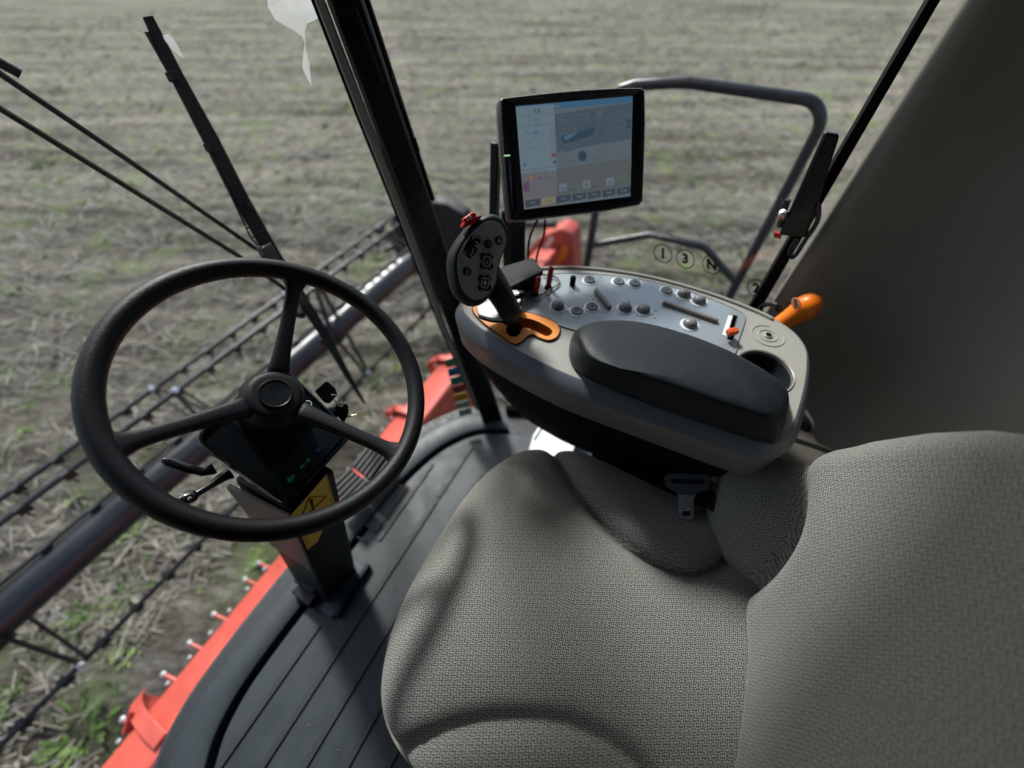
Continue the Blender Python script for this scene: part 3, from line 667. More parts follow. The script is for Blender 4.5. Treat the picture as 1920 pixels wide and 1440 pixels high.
# ================================================================== SEAT
def polydist(x, y, G):
    best = 9; sg = 1
    for (ax, ay), (bx, by) in zip(G, G[1:]):
        dx, dy = bx - ax, by - ay; t = max(0, min(1, ((x - ax) * dx + (y - ay) * dy) / (dx * dx + dy * dy)))
        ex, ey = x - ax - t * dx, y - ay - t * dy; d = ex * ex + ey * ey
        if d < best: best = d; sg = 1 if (dx * (y - ay) - dy * (x - ax)) > 0 else -1
    return sqrt(best) * sg
def seat():
    t = thing('driver_seat', 'grey-beige woven fabric driver seat with side bolsters below the camera', 'driver seat', (0, .25, 0))
    half = [(0, .552), (.09, .549), (.17, .532), (.232, .500), (.268, .450), (.284, .38), (.292, .28), (.288, .17), (.27, .06), (.235, -.02), (.15, -.05), (0, -.055)]
    out = smooth_curve([V(x, y, 0) for x, y in half], 14); out += [V(-p.x, p.y, 0) for p in out[-2:0:-1]]
    G = [(p.x, p.y) for p in smooth_curve([V(*q, 0) for q in [(.36, .47), (.285, .425), (.215, .357), (.167, .276), (.141, .198), (.142, .125), (.165, .085), (.21, .052), (.30, .03)]], 4)]
    c = V(0, .25, 0); rings = []; uvs = []
    def zt(x, y, d):
        ax = abs(x); g = polydist(ax, y, G)
        z = .523
        z += .010 * (ax / .28) ** 2
        z += .006 * exp(-((ax - .135) / .085) ** 2) * sstep(.26, .43, y) - .010 * sstep(.42, .55, y)
        z -= .006 * exp(-((y - .16) / .12) ** 2) * (1 if g < 0 else .2)
        if g < 0: z += -.022 * exp(-(g / .017) ** 2) + .003 * exp(-((g + .06) / .035) ** 2)
        else: tt_ = min(1, g / .045); z += -.022 + .046 * sqrt(1 - (1 - tt_) ** 2) - .014 * sstep(.05, .14, g)
        e = max(0, 1 - d / .062); z -= .055 * (1 - sqrt(max(0, 1 - e * e)))
        return z
    m = MB(); n = len(out); K = 62; idx = 0; m.v.append((c.x, c.y, zt(0, .25, 1))); m.uv[0] = (c.x, c.y)
    rows = []
    for k in range(1, K + 1):
        s = 1 - (1 - k / K) ** 1.25; row = []
        for p in out:
            q = c + (p - c) * s; d = (p - c).length * (1 - s); m.uv[len(m.v)] = (q.x, q.y); row.append(len(m.v)); m.v.append((q.x, q.y, zt(q.x, q.y, d)))
        rows.append(row)
    zb = [m.v[i][2] for i in rows[-1]]; acc = 0; lastk = 1.0
    for kz, kr in ((.012, 1.004), (.026, 1.004), (.042, .998), (.058, .985), (.072, .965), (.082, .93), (.088, .86)):
        row = []
        for i, p in enumerate(out):
            q = c + (p - c) * kr; u = (p - c) * (1 + kz / .28); m.uv[len(m.v)] = (c.x + u.x, c.y + u.y); row.append(len(m.v)); m.v.append((q.x, q.y, zb[i] - kz))
        rows.append(row)
    for i in range(n): m.f.append((0, rows[0][(i + 1) % n], rows[0][i])); m.m.append(0)
    for a, b in zip(rows, rows[1:]):
        for i in range(n): m.f.append((a[i], a[(i + 1) % n], b[(i + 1) % n], b[i])); m.m.append(0)
    cu = m.build('seat_cushion', FAB, t, angle=180)
    # backrest
    Gb = [(p.x, p.y) for p in smooth_curve([V(*q, 0) for q in [(.42, .700), (.334, .686), (.293, .678), (.246, .667), (.217, .651), (.195, .625), (.178, .589), (.164, .531), (.155, .43)]], 4)]
    def wz(z): 
        P = [(.40, .26), (.47, .30), (.56, .33), (.64, .345), (.69, .338), (.75, .330), (.80, .318), (.867, .292), (.918, .265), (.961, .229), (1.0, .175), (1.02, .13), (1.04, .06)]
        for (a, b), (c_, d) in zip(P, P[1:]):
            if z <= c_: s = (z - a) / (c_ - a); return b + (d - b) * s
        return P[-1][1]
    def yf(x, z):
        ax = abs(x); g = polydist(ax, z, Gb)
        y = .002 - .13 * (z - .6) + .028 * (ax / .28) ** 2 + .014 * exp(-((z - .70) / .12) ** 2) * exp(-(ax / .16) ** 2)
        y -= .05 * sstep(.55, .47, z)
        if g > 0: tt_ = min(1, g / .075); y += -.024 + .098 * (1 - (1 - tt_) ** 2.2) - .015 * sstep(.12, .22, g)
        else: y -= .026 * exp(-(g / .018) ** 2) - .006 * exp(-((g + .05) / .03) ** 2)
        return y
    m = MB(); rows = []; nf = 128; Z = [.42 + .62 * k / 130 for k in range(131)]
    for z in Z:
        w_ = wz(z); row = []; te = max(0, (z - .99) / .05)
        for i in range(nf + 1):
            s = -1 + 2 * i / nf; s = math.copysign(1 - (1 - abs(s)) ** 1.25, s); x = w_ * s; e = max(0, (abs(x) - (w_ - .05)) / .05); e = min(1, e)
            y = yf(x, z) - .05 * (1 - sqrt(max(0, 1 - e * e))) - .06 * (1 - sqrt(max(0, 1 - min(1, te) ** 2)))
            D_ = yf(x, z) - (.002 - .13 * (z - .6) + .028 * (x / .28) ** 2); m.uv[len(m.v)] = (x + math.copysign(.03 * e ** 3 + .75 * D_, x), z - .75 * D_); row.append(len(m.v)); m.v.append((x, y, z))
        for i in range(1, 12):
            s = 1 - 2 * i / 12; x = w_ * s; yc_ = .002 - .13 * (z - .6) - .13; ye_ = yf(w_, z) - .05; y = yc_ + (ye_ - yc_) * max(0, abs(s) - .6) / .4 - .02 * (1 - s * s); m.uv[len(m.v)] = (w_ + .05 + i * .03, z); row.append(len(m.v)); m.v.append((x, y, z))
        rows.append(row)
    n = len(rows[0])
    for a, b in zip(rows, rows[1:]):
        for i in range(n): m.f.append((a[i], a[(i + 1) % n], b[(i + 1) % n], b[i])); m.m.append(0)
    m.f.append(tuple(rows[-1])); m.m.append(0); m.f.append(tuple(rows[0][::-1])); m.m.append(0)
    m.build('backrest', FAB, t, angle=180)
    m = MB(); base = smooth_curve([V(x, y, 0) for x, y in half], 4); base += [V(-p.x, p.y, 0) for p in base[-2:0:-1]]
    cc = V(0, .25, 0)
    m.loft([[cc + (p - cc) * k + V(0, 0, z) for p in base] for k, z in ((1.0, .432), (1.035, .435), (1.045, .42), (1.04, .34), (.95, .33))]); m.build('seat_pan', BEIGE, t)
    m = MB(); m.box((.42, .44, .30), c=(0, .2, .17)); m.box((.50, .50, .03), c=(0, .2, .012 + .012)); m.build('suspension_base', BLK, t, bevel=.01)
    m = MB(); m.box((.14, .50, .36), c=(.385, .10, .19)); m.build('side_cover', MATB, t, bevel=.02)
    a = W(1144, 808, x=.44); m = MB(); m.lathe([(.026, 0), (.026, .02), (.018, .03), (0, .032)], frame(a, (-.5, .0, .8))); m.build('adjuster_knob', GLOSS, t)
    a = W(1252, 851, x=.42); m = MB(); m.lathe([(.014, 0), (.014, .006), (.008, .010), (0, .011)], frame(a, (-.5, .1, .8)), n=6); m.build('bolt', STEEL, t)
    m = MB(); m.tube([W(1320, 905, x=.36), W(1350, 915, x=.37), W(1400, 925, x=.38)], .004, 6); m.build('cable', BLK, t)
seat()
def belt():
    t = thing('seat_belt_tongue', 'seat belt tongue with black head hanging between cushion and console', 'seat belt', tuple(W(1290, 925, x=.262)))
    p0 = W(1290, 925, x=.262); n = (CAM - p0).normalized() + V(-.1, .3, .2); n.normalize()
    P = lambda pts, o=0: [WP(u, v, p0 + n * o, n) for u, v in pts]
    o_ = rounded(P([(1247, 893), (1254, 887), (1328, 890), (1334, 897), (1330, 918), (1306, 927), (1270, 926), (1248, 912)]), .004)
    i_ = P([(1259, 898), (1321, 900), (1320, 909), (1260, 907)]); m = MB(); m.prism(o_, n * .007); m.build('belt_head', mat('belt_plastic', (.010, .013, .017), .5), t, bevel=.0015)
    m = MB(); m.prism(i_, n * .0075 ); m.build('belt_slot', MATB, t, smooth=False)
    m = MB(); a = P([(1268, 922), (1308, 924), (1301, 936), (1301, 971), (1296, 975), (1276, 974), (1272, 969), (1273, 936)], .001)
    h = P([(1279, 957), (1295, 957), (1295, 969), (1279, 969)], .001)
    m.prism(a, n * .002); tg = m.build('tongue_plate', mat('tongue_steel', (.16, .15, .15), .3, metal=.8, var=.1), t, bevel=.0006)
    m = MB(); m.tube([p + n * .002 for p in h], .0011, 6, closed=True); m.build('latch_slot', STEEL, tg)
    m = MB(); m.prism(P([(1280, 957), (1294, 957), (1294, 968), (1280, 968)], .0031), n * .0003); m.build('slot_hole', MATB, tg, smooth=False)
    m = MB(); q = P([(1258, 903), (1322, 905), (1345, 935), (1380, 960), (1380, 990), (1300, 935)], -.012); m.prism(q[:4] + q[4:5], n * .0015); m.build('webbing', MATB, t)
belt()

# ================================================================== ARMREST CONSOLE
def console():
    t = thing('armrest_console', 'grey armrest console with button panel, orange gate and black arm pad right of the seat', 'armrest console', (.42, .36, .3))
    inner = [(.290, .118), (.287, .24), (.285, .397), (.296, .50), (.314, .589), (.335, .645), (.36, .678), (.40, .688), (.47, .665), (.53, .625), (.575, .562), (.608, .487), (.630, .40), (.637, .32), (.632, .22), (.612, .125), (.585, .075), (.545, .050), (.50, .046), (.45, .048), (.39, .055), (.335, .066), (.303, .086)]
    ic = [(p.x, p.y) for p in smooth_curve([V(*q, 0) for q in inner], 4, True)]
    def off(pts, d):
        n = len(pts); o = []
        for i, p in enumerate(pts):
            a = pts[i - 1]; b = pts[(i + 1) % n]; tx, ty = b[0] - a[0], b[1] - a[1]; l = math.hypot(tx, ty) or 1; o.append((p[0] - ty / l * d, p[1] + tx / l * d))
        return o
    # orientation: inner runs clockwise seen from above -> left normal points outwards
    gate = [W(820 + x / 4.8, 380 + y / 4.8, z=.752) for x, y in [(318, 925), (330, 985), (430, 1085), (560, 1180), (640, 1238), (700, 1262), (760, 1240), (812, 1190), (860, 1178), (940, 1212), (1010, 1226), (1075, 1200), (1106, 1140), (1090, 1090), (1040, 1050), (930, 1008), (830, 978), (740, 972), (640, 960), (500, 930), (400, 905)]]
    gate = smooth_curve(gate, 3, True)
    slot = smooth_curve([W(820 + x / 4.8, 380 + y / 4.8, z=.752) for x, y in [(620, 1130), (640, 1180), (700, 1195), (745, 1165), (765, 1125), (820, 1120), (930, 1170), (985, 1190), (1030, 1170), (1028, 1130), (960, 1085), (860, 1040), (780, 1030), (700, 1060), (640, 1090)]], 3, True)
    sl = [W(u, v, z=.75) for u, v in [(1376, 588), (1385, 590), (1374, 637), (1364, 634)]]
    cupc = V(.447, .112, .75); cup = [(cupc.x + .050 * cos(2 * pi * k / 40), cupc.y + .046 * sin(2 * pi * k / 40)) for k in range(40)]
    # panel outline
    pan = [W(u, v, z=.748) for u, v in [(945, 566), (985, 588), (1030, 604), (1087, 621), (1150, 640), (1300, 690), (1372, 668), (1386, 634), (1397, 600), (1394, 588), (1370, 575), (1310, 551), (1250, 534), (1190, 521), (1110, 513), (1050, 512), (1015, 516), (985, 526), (958, 545)]]
    pan = smooth_curve(pan, 4, True)
    xy = lambda L_: [(p[0], p[1]) for p in L_]
    slotbig = xy(slot)
    vs, fs = plate(ic, [slotbig, cup, xy(sl)], .728, .017); m = MB(); m.add(vs, fs)
    m.build('top_plate', CONS, t, smooth=False)
    n = len(ic); R = lambda d, z: [V(x, y, z) for x, y in off(ic, d)]
    m = MB(); m.loft([R(0, .7449), R(.004, .7435), R(.0165, .7245), R(.0185, .721)], cap=False); m.build('chamfer', CHAMF, t, angle=60)
    m = MB(); m.loft([R(.0185, .721), R(.0175, .715), R(.013, .662), R(.006, .655), R(-.01, .654)], cap=False); m.build('side_skirt', CONSD, t, angle=60)
    # raised rim along the outer and front edge
    oi = [i for i in range(n) if ic[i][0] > .38 and ic[i][1] > .13 or ic[i][0] > .6]
    path = [V(*off(ic, -.004)[i], .746) for i in range(n) if 36 < i < 62]; m = MB(); m.tube(path, .0045, 8); m.build('edge_rim', CONS, t)
    # closed underside, tapering down to the mounting
    cx_, cy_ = .46, .42
    def S(k, z, sh=0): return [V(cx_ + (x - cx_) * k + sh, cy_ + (y - cy_) * k * (.98 if z < .6 else 1), z) for x, y in off(ic, -.004)]
    m = MB(); m.loft([S(.98, .70), S(.96, .60), S(.86, .50, .015), S(.72, .40, .03), S(.48, .305, .05), S(.30, .29, .05)]); m.build('underside', MATB, t)
    # orange gate
    g0 = xy(gate); vs, fs = plate(g0, [slotbig], .7455, .0035); m = MB(); m.add(vs, fs); go = m.build('lever_gate', ORG, t, smooth=False)
    cgx = sum(p[0] for p in slotbig) / len(slotbig); cgy = sum(p[1] for p in slotbig) / len(slotbig)
    m = MB(); m.loft([[V(x, y, .749) for x, y in slotbig], [V(x, y, .712) for x, y in slotbig]], cap=False); m.build('gate_wall', ORG, go)
    m = MB(); m.add([V(x, y, .715) for x, y in slotbig], [tuple(range(len(slotbig)))]); m.build('gate_floor', MATB, go, smooth=False)
    m = MB(); m.tube([p + V(0, 0, -.0035) for p in gate], .0012, 6, closed=True); m.build('gate_joint', MATB, go)
    # metallic control panel
    vs, fs = plate(xy(pan), [xy(sl)], .7453, .0016); m = MB(); m.add(vs, fs); pn = m.build('button_panel', PANEL, t, smooth=False)
    m = MB(); m.tube([p + V(0, 0, -.0012) for p in pan], .0012, 6, closed=True); m.build('panel_joint', CONSD, pn)
    # buttons
    U = V(0, 0, 1); PZ = .747
    def ringm(c, r): 
        m = MB(); m.lathe([(r * 1.34, 0), (r * 1.34, .0012), (r * 1.30, .0015), (r * 1.08, .0015)], frame(c, U), n=28); return m
    flat = [(1105, 526), (1160, 529), (1190, 532), (1250, 546), (1082, 584), (1110, 576)]
    dome = [(1282, 553), (1310, 565), (1046, 576), (1172, 579), (1206, 582), (1293, 609)]
    for i, (u, v) in enumerate(flat):
        c = W(u, v, z=PZ); c.z = PZ - .0005; r = .0122
        ringm(c, r).build('button_ring', PANELL, pn)
        m = MB(); m.lathe([(r, 0), (r, .0035), (r * .93, .0045), (r * .80, .0048), (r * .76, .0038), (0, .0036)], frame(c, U), n=28); b = m.build('round_button', mat('button_grey', (.15, .16, .165), .3, var=.05), pn)
        m = MB(); T = frame(c + V(0, 0, .0038), U, RIGHT)
        if i % 3 == 0:
            m.tube([(-.004, -.001, 0), (-.002, .002, 0), (.002, .002, 0), (.004, -.001, 0)], .0005, 4, T=T); m.box((.004, .001, .0006), T, c=(0, -.003, 0))
        elif i % 3 == 1:
            m.tube([(.0035 * cos(a), .0035 * sin(a), 0) for a in [k * pi / 5 for k in range(8)]], .0005, 4, T=T); m.box((.002, .002, .0006), T)
        else:
            m.box((.007, .0011, .0006), T); m.box((.0011, .006, .0006), T); m.box((.003, .001, .0006), T, c=(.002, .003, 0))
        m.build('button_symbol', MATB, b, smooth=False)
    for u, v in dome:
        c = W(u, v, z=PZ); c.z = PZ - .0005; r = .0136
        ringm(c, r).build('button_ring', PANELL, pn)
        m = MB(); m.lathe([(r, 0), (r * .99, .004), (r * .92, .0075), (r * .75, .0105), (r * .5, .0125), (r * .2, .0133), (0, .0134)], frame(c, U), n=28); m.build('dome_button', mat('dome_grey', (.17, .18, .185), .38, var=.04), pn)
    for a, b in (((1160, 529), (1190, 532)), ((1250, 546), (1282, 553)), ((1282, 553), (1310, 565)), ((1172, 579), (1206, 582)), ((1082, 584), (1110, 576)), ((1046, 576), (1082, 584))):
        p, q = W(*a, z=PZ), W(*b, z=PZ); m = MB(); m.box(((q - p).length, .010, .0013), frame((p + q) / 2, U, q - p)); m.build('button_bridge', PANELL, pn)
    for a, b, wd in (((1116, 546), (1143, 580), .009), ((1242, 569), (1345, 605), .0095)):
        p, q = W(*a, z=PZ), W(*b, z=PZ); m = MB(); m.box(((q - p).length, wd, .009), frame((p + q) / 2 + V(0, 0, .0035), U, q - p)); m.build('raised_bar', CONSD, pn, bevel=.0025, seg=3)
    m = MB()
    for u, v in [(1022, 570), (1031, 563), (1127, 520), (1113, 561), (1222, 590), (1230, 583), (1228, 597), (1180, 566), (1312, 600), (1131, 585), (1200, 519), (1262, 536)]:
        p = W(u, v, z=.7472); m.box((.0035, .0022, .0003), frame(p, U, RIGHT))
    m.build('panel_marks', MATB, pn, smooth=False)
    # throttle slider
    m = MB(); a, b = W(1374, 592, z=PZ), W(1362, 628, z=PZ); m.box(((b - a).length, .007, .0006), frame((a + b) / 2 + V(-.003, .004, .0005), U, b - a)); m.build('slider_scale', SYM, pn, smooth=False)
    m = MB(); a, b = W(1370, 665, z=PZ), W(1378, 592, z=PZ)
    p = W(1373, 630, z=.752); m.box((.009, .006, .02), frame(p, U)); k = m.build('slider_stem', MATB, pn)
    m = MB(); p = W(1373, 622, z=.765); m.box((.021, .0125, .012), frame(p, (-.2, -.2, 1), V(.62, -.78, 0))); m.build('slider_knob', mat('slider_orange', (.75, .11, .02), .35), pn, bevel=.003, seg=3)
    m = MB(); m.loft([[V(p.x, p.y, .7455) for p in sl], [V(p.x, p.y, .73) for p in sl]], cap=False); m.add([V(p.x, p.y, .731) for p in sl], [(0, 1, 2, 3)]); m.build('slider_well', MATB, pn, smooth=False)
    # embossed dial on the rear shoulder
    c = W(1440, 629, z=.746); c.z = .7452; m = MB()
    for r in (.029, .016): m.tube([c + V(r * cos(a), r * sin(a), 0) for a in [k * 2 * pi / 40 for k in range(40 if r < .02 else 34)]], .0013, 6, closed=r < .02)
    m.lathe([(.0075, 0), (.0075, .002), (.006, .003), (0, .0032)], frame(c, U), n=20); dl = m.build('embossed_dial', CONS, t)
    m = MB(); m.lathe([(.0052, 0), (.0052, .0008)], frame(c + V(0, 0, .0031), U), n=16); m.build('dial_socket', MATB, dl)
    # cup well
    m = MB(); k = [(V(cupc.x, cupc.y, 0) + V(.050 * cos(2 * pi * i / 40), .046 * sin(2 * pi * i / 40), 0)) for i in range(40)]
    cc = V(cupc.x, cupc.y, 0)
    m.loft([[cc + (p - cc) * s + V(0, 0, z) for p in k] for s, z in ((1.07, .7452), (1.05, .7475), (1.0, .746), (.97, .735), (.93, .69), (.2, .688))], cap=False); m.build('cup_well', CONSD, t)
    # arm pad
    far = [(1468, 716), (1420, 682), (1350, 646), (1270, 617), (1200, 600), (1150, 597), (1105, 602), (1080, 618)]
    top_ = [(1082, 640), (1097, 668), (1136, 688), (1190, 706), (1268, 729), (1352, 759), (1415, 779), (1455, 788), (1476, 776), (1483, 740)]
    bot_ = [(1067, 650), (1068, 678), (1090, 703), (1130, 725), (1226, 762), (1310, 791), (1394, 820), (1440, 832), (1460, 828), (1478, 760)]
    rings = []
    cpx = (1280, 700)
    for s, z, k in ((0, .7452, 0), (0, .752, -.01), (.25, .766, -.012), (.55, .782, -.004), (.8, .794, .01), (.95, .803, .035), (1, .808, .08), (1, .811, .15), (1, .813, .3), (1, .815, .6), (1, .8155, .9)):
        pp = [(u, v) for u, v in far] + [(a_[0] + (b_[0] - a_[0]) * s, a_[1] + (b_[1] - a_[1]) * s) for a_, b_ in zip(bot_, top_)]
        P3 = [W(u + (cpx[0] - u) * k * .5, v + (cpx[1] - v) * k, z=z) for u, v in pp]
        if s < 1: P3 = [p + V(-.012 * (1 - s), 0, 0) if i < len(far) else p for i, p in enumerate(P3)]
        P3 = [V(p.x, p.y, p.z) for p in P3]
        rings.append(smooth_curve(P3, 4, True))
    m.loft(rings); o = m.build('arm_pad', PADM, t, angle=180); sm_ = o.modifiers.new('soften', 'SMOOTH'); sm_.factor = .5; sm_.iterations = 9
    # red rocker levers with their guard
    gd = smooth_curve([W(u, v, z=.752) for u, v in [(997, 563), (1015, 553), (1035, 541), (1048, 530), (1046, 522), (1035, 517), (1018, 515)]], 4)
    m = MB(); m.tube(gd, .0022, 6); m.build('lever_guard', CONSD, t)
    for (u, v), (a, b) in (((1003, 551), (1011, 519)), ((1028, 538), (1034, 500))):
        p = W(u, v, z=.750); q = WP(a, b, p, V(.75, .35, 0)); d = (q - p)
        m = MB(); m.tube([p - d.normalized() * .006, p, p + d * .5, q - d.normalized() * .004, q], [.0045, .0058, .0062, .0058, .003], 12, flat=.75); m.build('red_lever', REDP, t, bevel=.001)
        m = MB(); m.lathe([(.009, 0), (.008, .003), (.005, .007)], frame(p + V(0, 0, -.002), U), n=14); m.build('lever_boot', MATB, t)
    p = W(1073, 534, z=.748); m = MB(); m.box((.012, .010, .026), frame(p + V(0, 0, .009), (0, 0, 1), RIGHT)); m.build('black_toggle', MATB, t, bevel=.003)
    # dark flap at the front
    m = MB(); m.prism(rounded([W(u, v, z=.79) for u, v in [(938, 500), (1000, 482), (1020, 508), (950, 543), (940, 540)]], .006), V(0, 0, -.012)); m.build('front_flap', BLK, t, bevel=.003)
    m = MB(); m.prism([W(u, v, z=.775) for u, v in [(950, 505), (1000, 500), (1006, 520), (955, 540)]], V(0, 0, -.06)); m.build('flap_hinge', MATB, t)
console()
def orange_lever():
    a, b = W(1425, 632, x=.68), W(1495, 587, x=.70); t = thing('orange_hand_lever', 'orange hand lever with rounded knob behind the rear end of the console', 'lever', tuple(a))
    m = MB(); d = (b - a); k = W(1514, 574, x=.705); n = Vector((-.6, -.2, .7)).normalized()
    ax = (W(1540, 568, x=.71) - W(1480, 570, x=.70)).normalized()
    a2 = a - d * .9
    path = [a2, a, a.lerp(b, .55), b, b.lerp(k, .6) , k, k + (k - b).normalized() * .020, k + (k - b).normalized() * .028]
    m.tube(path, [.0155, .016, .0175, .021, .0265, .0275, .021, .006], 24, flat=1.0); m.build('knob', ORGB, t, sub=1, angle=180)
    m = MB(); c = W(1492, 569, x=.70); tow = (CAM - c).normalized(); c = c + tow * .022; T = frame(c, tow + V(-.2, .25, 0), V(.35, -.65, -.68))
    m.lathe([(.0125, -.006), (.0125, 0), (.0118, .001), (0, .0012)], T, n=24, b=.62); pt = m.build('badge', mat('badge_peach', (.70, .28, .12), .3), t)
    m = MB()
    m.tube([(-.009, .004, .0016), (-.009, -.001, .0016), (-.004, -.001, .0016), (-.004, .003, .0016)], .0006, 4, T=T); m.tube([(-.002, .003, .0016), (0, -.002, .0016), (.002, .003, .0016)], .0006, 4, T=T); m.tube([(.004, .003, .0016), (.004, -.003, .0016), (.009, -.003, .0016)], .0006, 4, T=T)
    m.build('badge_symbol', INK, pt, smooth=False)
orange_lever()

def joystick():
    base = W(965, 612, z=.745); t = thing('drive_joystick', 'black multifunction joystick grip with symbol buttons and red top switch in an orange gate', 'joystick', tuple(base))
    n = V(-.46, -.73, .50).normalized(); p0 = V(.332, .606, .892)
    X = lambda x, y: (820 + x / 6.545, 380 + y / 6.545)
    P = lambda pts, o=0: [WP(*X(x, y), p0 + n * o, n) for x, y in pts]
    face = smooth_curve(P([(245, 750), (262, 640), (330, 500), (430, 370), (540, 270), (655, 224), (750, 245), (815, 330), (842, 430), (830, 530), (790, 620), (755, 720), (728, 850), (708, 980), (640, 1100), (560, 1170), (470, 1192), (380, 1150), (300, 1050), (258, 900)]), 5, True)
    c = sum(face, V(0, 0, 0)) / len(face)
    def ring(k, o, dx=0): return [c + (p - c) * k + n * o for p in face]
    m = MB(); m.loft([ring(.8, -.046), ring(1.04, -.044), ring(1.16, -.035), ring(1.20, -.020), ring(1.18, -.008), ring(1.10, -.0005), ring(1.03, 0), ring(1.01, -.0005), ring(.5, -.0005)]); hd = m.build('grip_head', GREYR, t, angle=180)
    m = MB(); m.loft([ring(1.012, -.001), ring(1.0, .001), ring(.985, .0012), ring(.3, .0012)]); fp = m.build('face_plate', FACE, t)
    # grip neck
    Q = lambda u, v, o: WP(u, v, p0 + n * o, n)
    neck = [Q(905, 500, -.03), Q(925, 530, -.026), Q(942, 558, -.024), Q(956, 585, -.028), Q(962, 600, -.036)]
    m = MB(); m.tube(smooth_curve(neck, 4), [.026, .0265, .027, .027, .0265, .026, .0255, .025, .0245, .024, .0238, .0235, .023, .0225, .022, .019, .012][:17], 22, flat=.8); m.build('grip_neck', BLK, t, angle=180)
    m = MB(); m.tube([V(base.x, base.y, .70), V(base.x, base.y, .755), V(base.x + .003, base.y + .004, .79)], [.014, .0155, .0175], 18); m.build('lever_shaft', BLK, t)
    # pale metal collar plate under the grip
    Z = .786; col = rounded([W(820 + x / 4.8, 380 + y / 4.8, z=Z) for x, y in [(355, 930), (470, 880), (560, 830), (655, 785), (735, 784), (742, 860), (735, 960), (690, 1010), (620, 1045), (480, 1040), (370, 1005)]], .006)
    m = MB(); m.prism(col, V(0, 0, -.006)); cp = m.build('collar_plate', ALU, t, bevel=.0015)
    m = MB(); m.prism([p + V(0, 0, -.0065) for p in col], V(0, 0, -.004)); m.build('collar_underside', MATB, cp)
    a = W(972, 556, z=.80); m = MB(); m.lathe([(.005, -.012), (.005, 0), (.0095, .001), (.010, .006), (.0085, .011), (0, .012)], frame(a, (.6, -.75, .15)), n=18); m.build('side_knob', GLOSS, t)
    # red switch on the crown
    m = MB(); b0 = [WP(*X(x, y), p0 - n * .012, n) for x, y in [(270, 300), (300, 240), (400, 190), (510, 160), (505, 185), (410, 265), (300, 320)]]
    m.prism(b0, n * .016); m.build('switch_base', REDP, t, bevel=.002)
    m = MB(); b1 = [WP(*X(x, y), p0 - n * .008, n) for x, y in [(290, 205), (380, 140), (425, 122), (450, 150), (455, 205), (370, 262), (310, 290)]]
    m.prism(b1, n * .011); rs = m.build('red_switch', mat('switch_red', (.68, .02, .012), .22), t, bevel=.002, seg=3)
    q = WP(*X(388, 190), p0 + n * .0036, n); T = frame(q, n, RIGHT)
    m = MB(); m.tube([(.0042 * cos(a), .0042 * sin(a), 0) for a in [k * pi / 10 for k in range(20)]], .0004, 4, closed=True, T=T); m.tube([(.0016 * cos(a), .0022 * sin(a), 0) for a in [k * pi / 6 for k in range(12)]], .0004, 4, closed=True, T=T); m.build('switch_symbol', SYM, rs, smooth=False)
    # buttons on the face
    up = (WP(*X(640, 400), p0, n) - WP(*X(560, 900), p0, n)).normalized(); rt = up.cross(n).normalized()
    s = .00128 / 10 * 1.0
    def F(x, y, o=.0014): return frame(WP(*X(x, y), p0, n) + n * o, n, rt)
    k = (WP(*X(400, 700), p0, n) - WP(*X(600, 700), p0, n)).length / 200   # metres per crop pixel
    def rb(x, y, r, M, name='grip_button', ringM=None):
        m = MB()
        if ringM: m.lathe([(r * 1.25, 0), (r * 1.25, .001), (r * 1.05, .0018), (r * 1.0, .001)], F(x, y, .0005), ringM, 24)
        m.lathe([(r, 0), (r, .0016), (r * .85, .0024), (0, .0026)], F(x, y, .0008), M, 24); return m.build(name, None, fp)
    def sym(parent, x, y, strokes, M=SYM, o=.0034, r=.00042):
        m = MB(); T = F(x, y, o)
        for st in strokes: m.tube([(a * k, b * k, 0) for a, b in st], r, 4, T=T)
        m.build('symbol', M, parent, smooth=False)
    b = rb(618, 506, 50 * k, BLK); sym(b, 618, 506, [[(-20, 20), (-10, -10), (15, 20)], [(10, -20), (20, 0)]], mat('print_blue', (.10, .22, .34), .4))
    b = rb(750, 466, 50 * k, BLK); sym(b, 750, 466, [[(-18, -22), (0, 26), (18, -22)], [(-10, -4), (12, -4)], [(24, -20), (30, 5)]])
    b = rb(360, 842, 54 * k, BLK, ringM=FACE); sym(b, 360, 842, [[(-20, 35), (20, 35), (20, 5), (-15, 5), (-15, -15), (20, -15), (20, -35), (-15, -35)]], mat('print_yellow', (.75, .42, .05), .5), .0036)
    def pad(x, y, kind):
        m = MB()
        for dx, dy in ((-38, 55), (38, 55), (-38, -55), (38, -55)): m.lathe([(44 * k, 0), (44 * k, .0022), (38 * k, .003), (0, .003)], F(x + dx, y - dy, .0008), BLK, 20)
        m.box((110 * k, 130 * k, .0026), F(x, y, .0018), BLK)
        b = m.build('rocker_pad', None, fp)
        sq = [(-34, -52), (34, -52), (45, -38), (45, 38), (34, 52), (-34, 52), (-45, 38), (-45, -38)]
        st = [sq + sq[:1]]
        if kind: st += [[(0, -38), (0, 38)], [(-28, -18), (28, 18)], [(-28, 18), (28, -18)]]
        else: st += [[(0, -28), (10, 0), (0, 28), (-10, 0), (0, -28)], [(-30, -30), (-22, -22)], [(30, 30), (22, 22)], [(-30, 30), (-22, 22)], [(30, -30), (22, -22)]]
        sym(b, x, y, st, o=.0038)
        sym(b, x - 45, y + 85, [[(-10, 0), (10, 0)], [(0, -10), (0, 10)]], MATS['print_blue'], o=.0042, r=.0009); sym(b, x + 55, y - 75, [[(-10, -10), (10, 10)], [(-10, 0), (0, 10)]], MATS['print_blue'], o=.0042, r=.0009)
    pad(600, 720, 0); pad(575, 985, 1)
    m = MB(); r_ = [F(x, y, .0008).translation for x, y in [(470, 430), (515, 450), (520, 500), (470, 610), (440, 665), (390, 680), (352, 640), (365, 560), (410, 470)]]
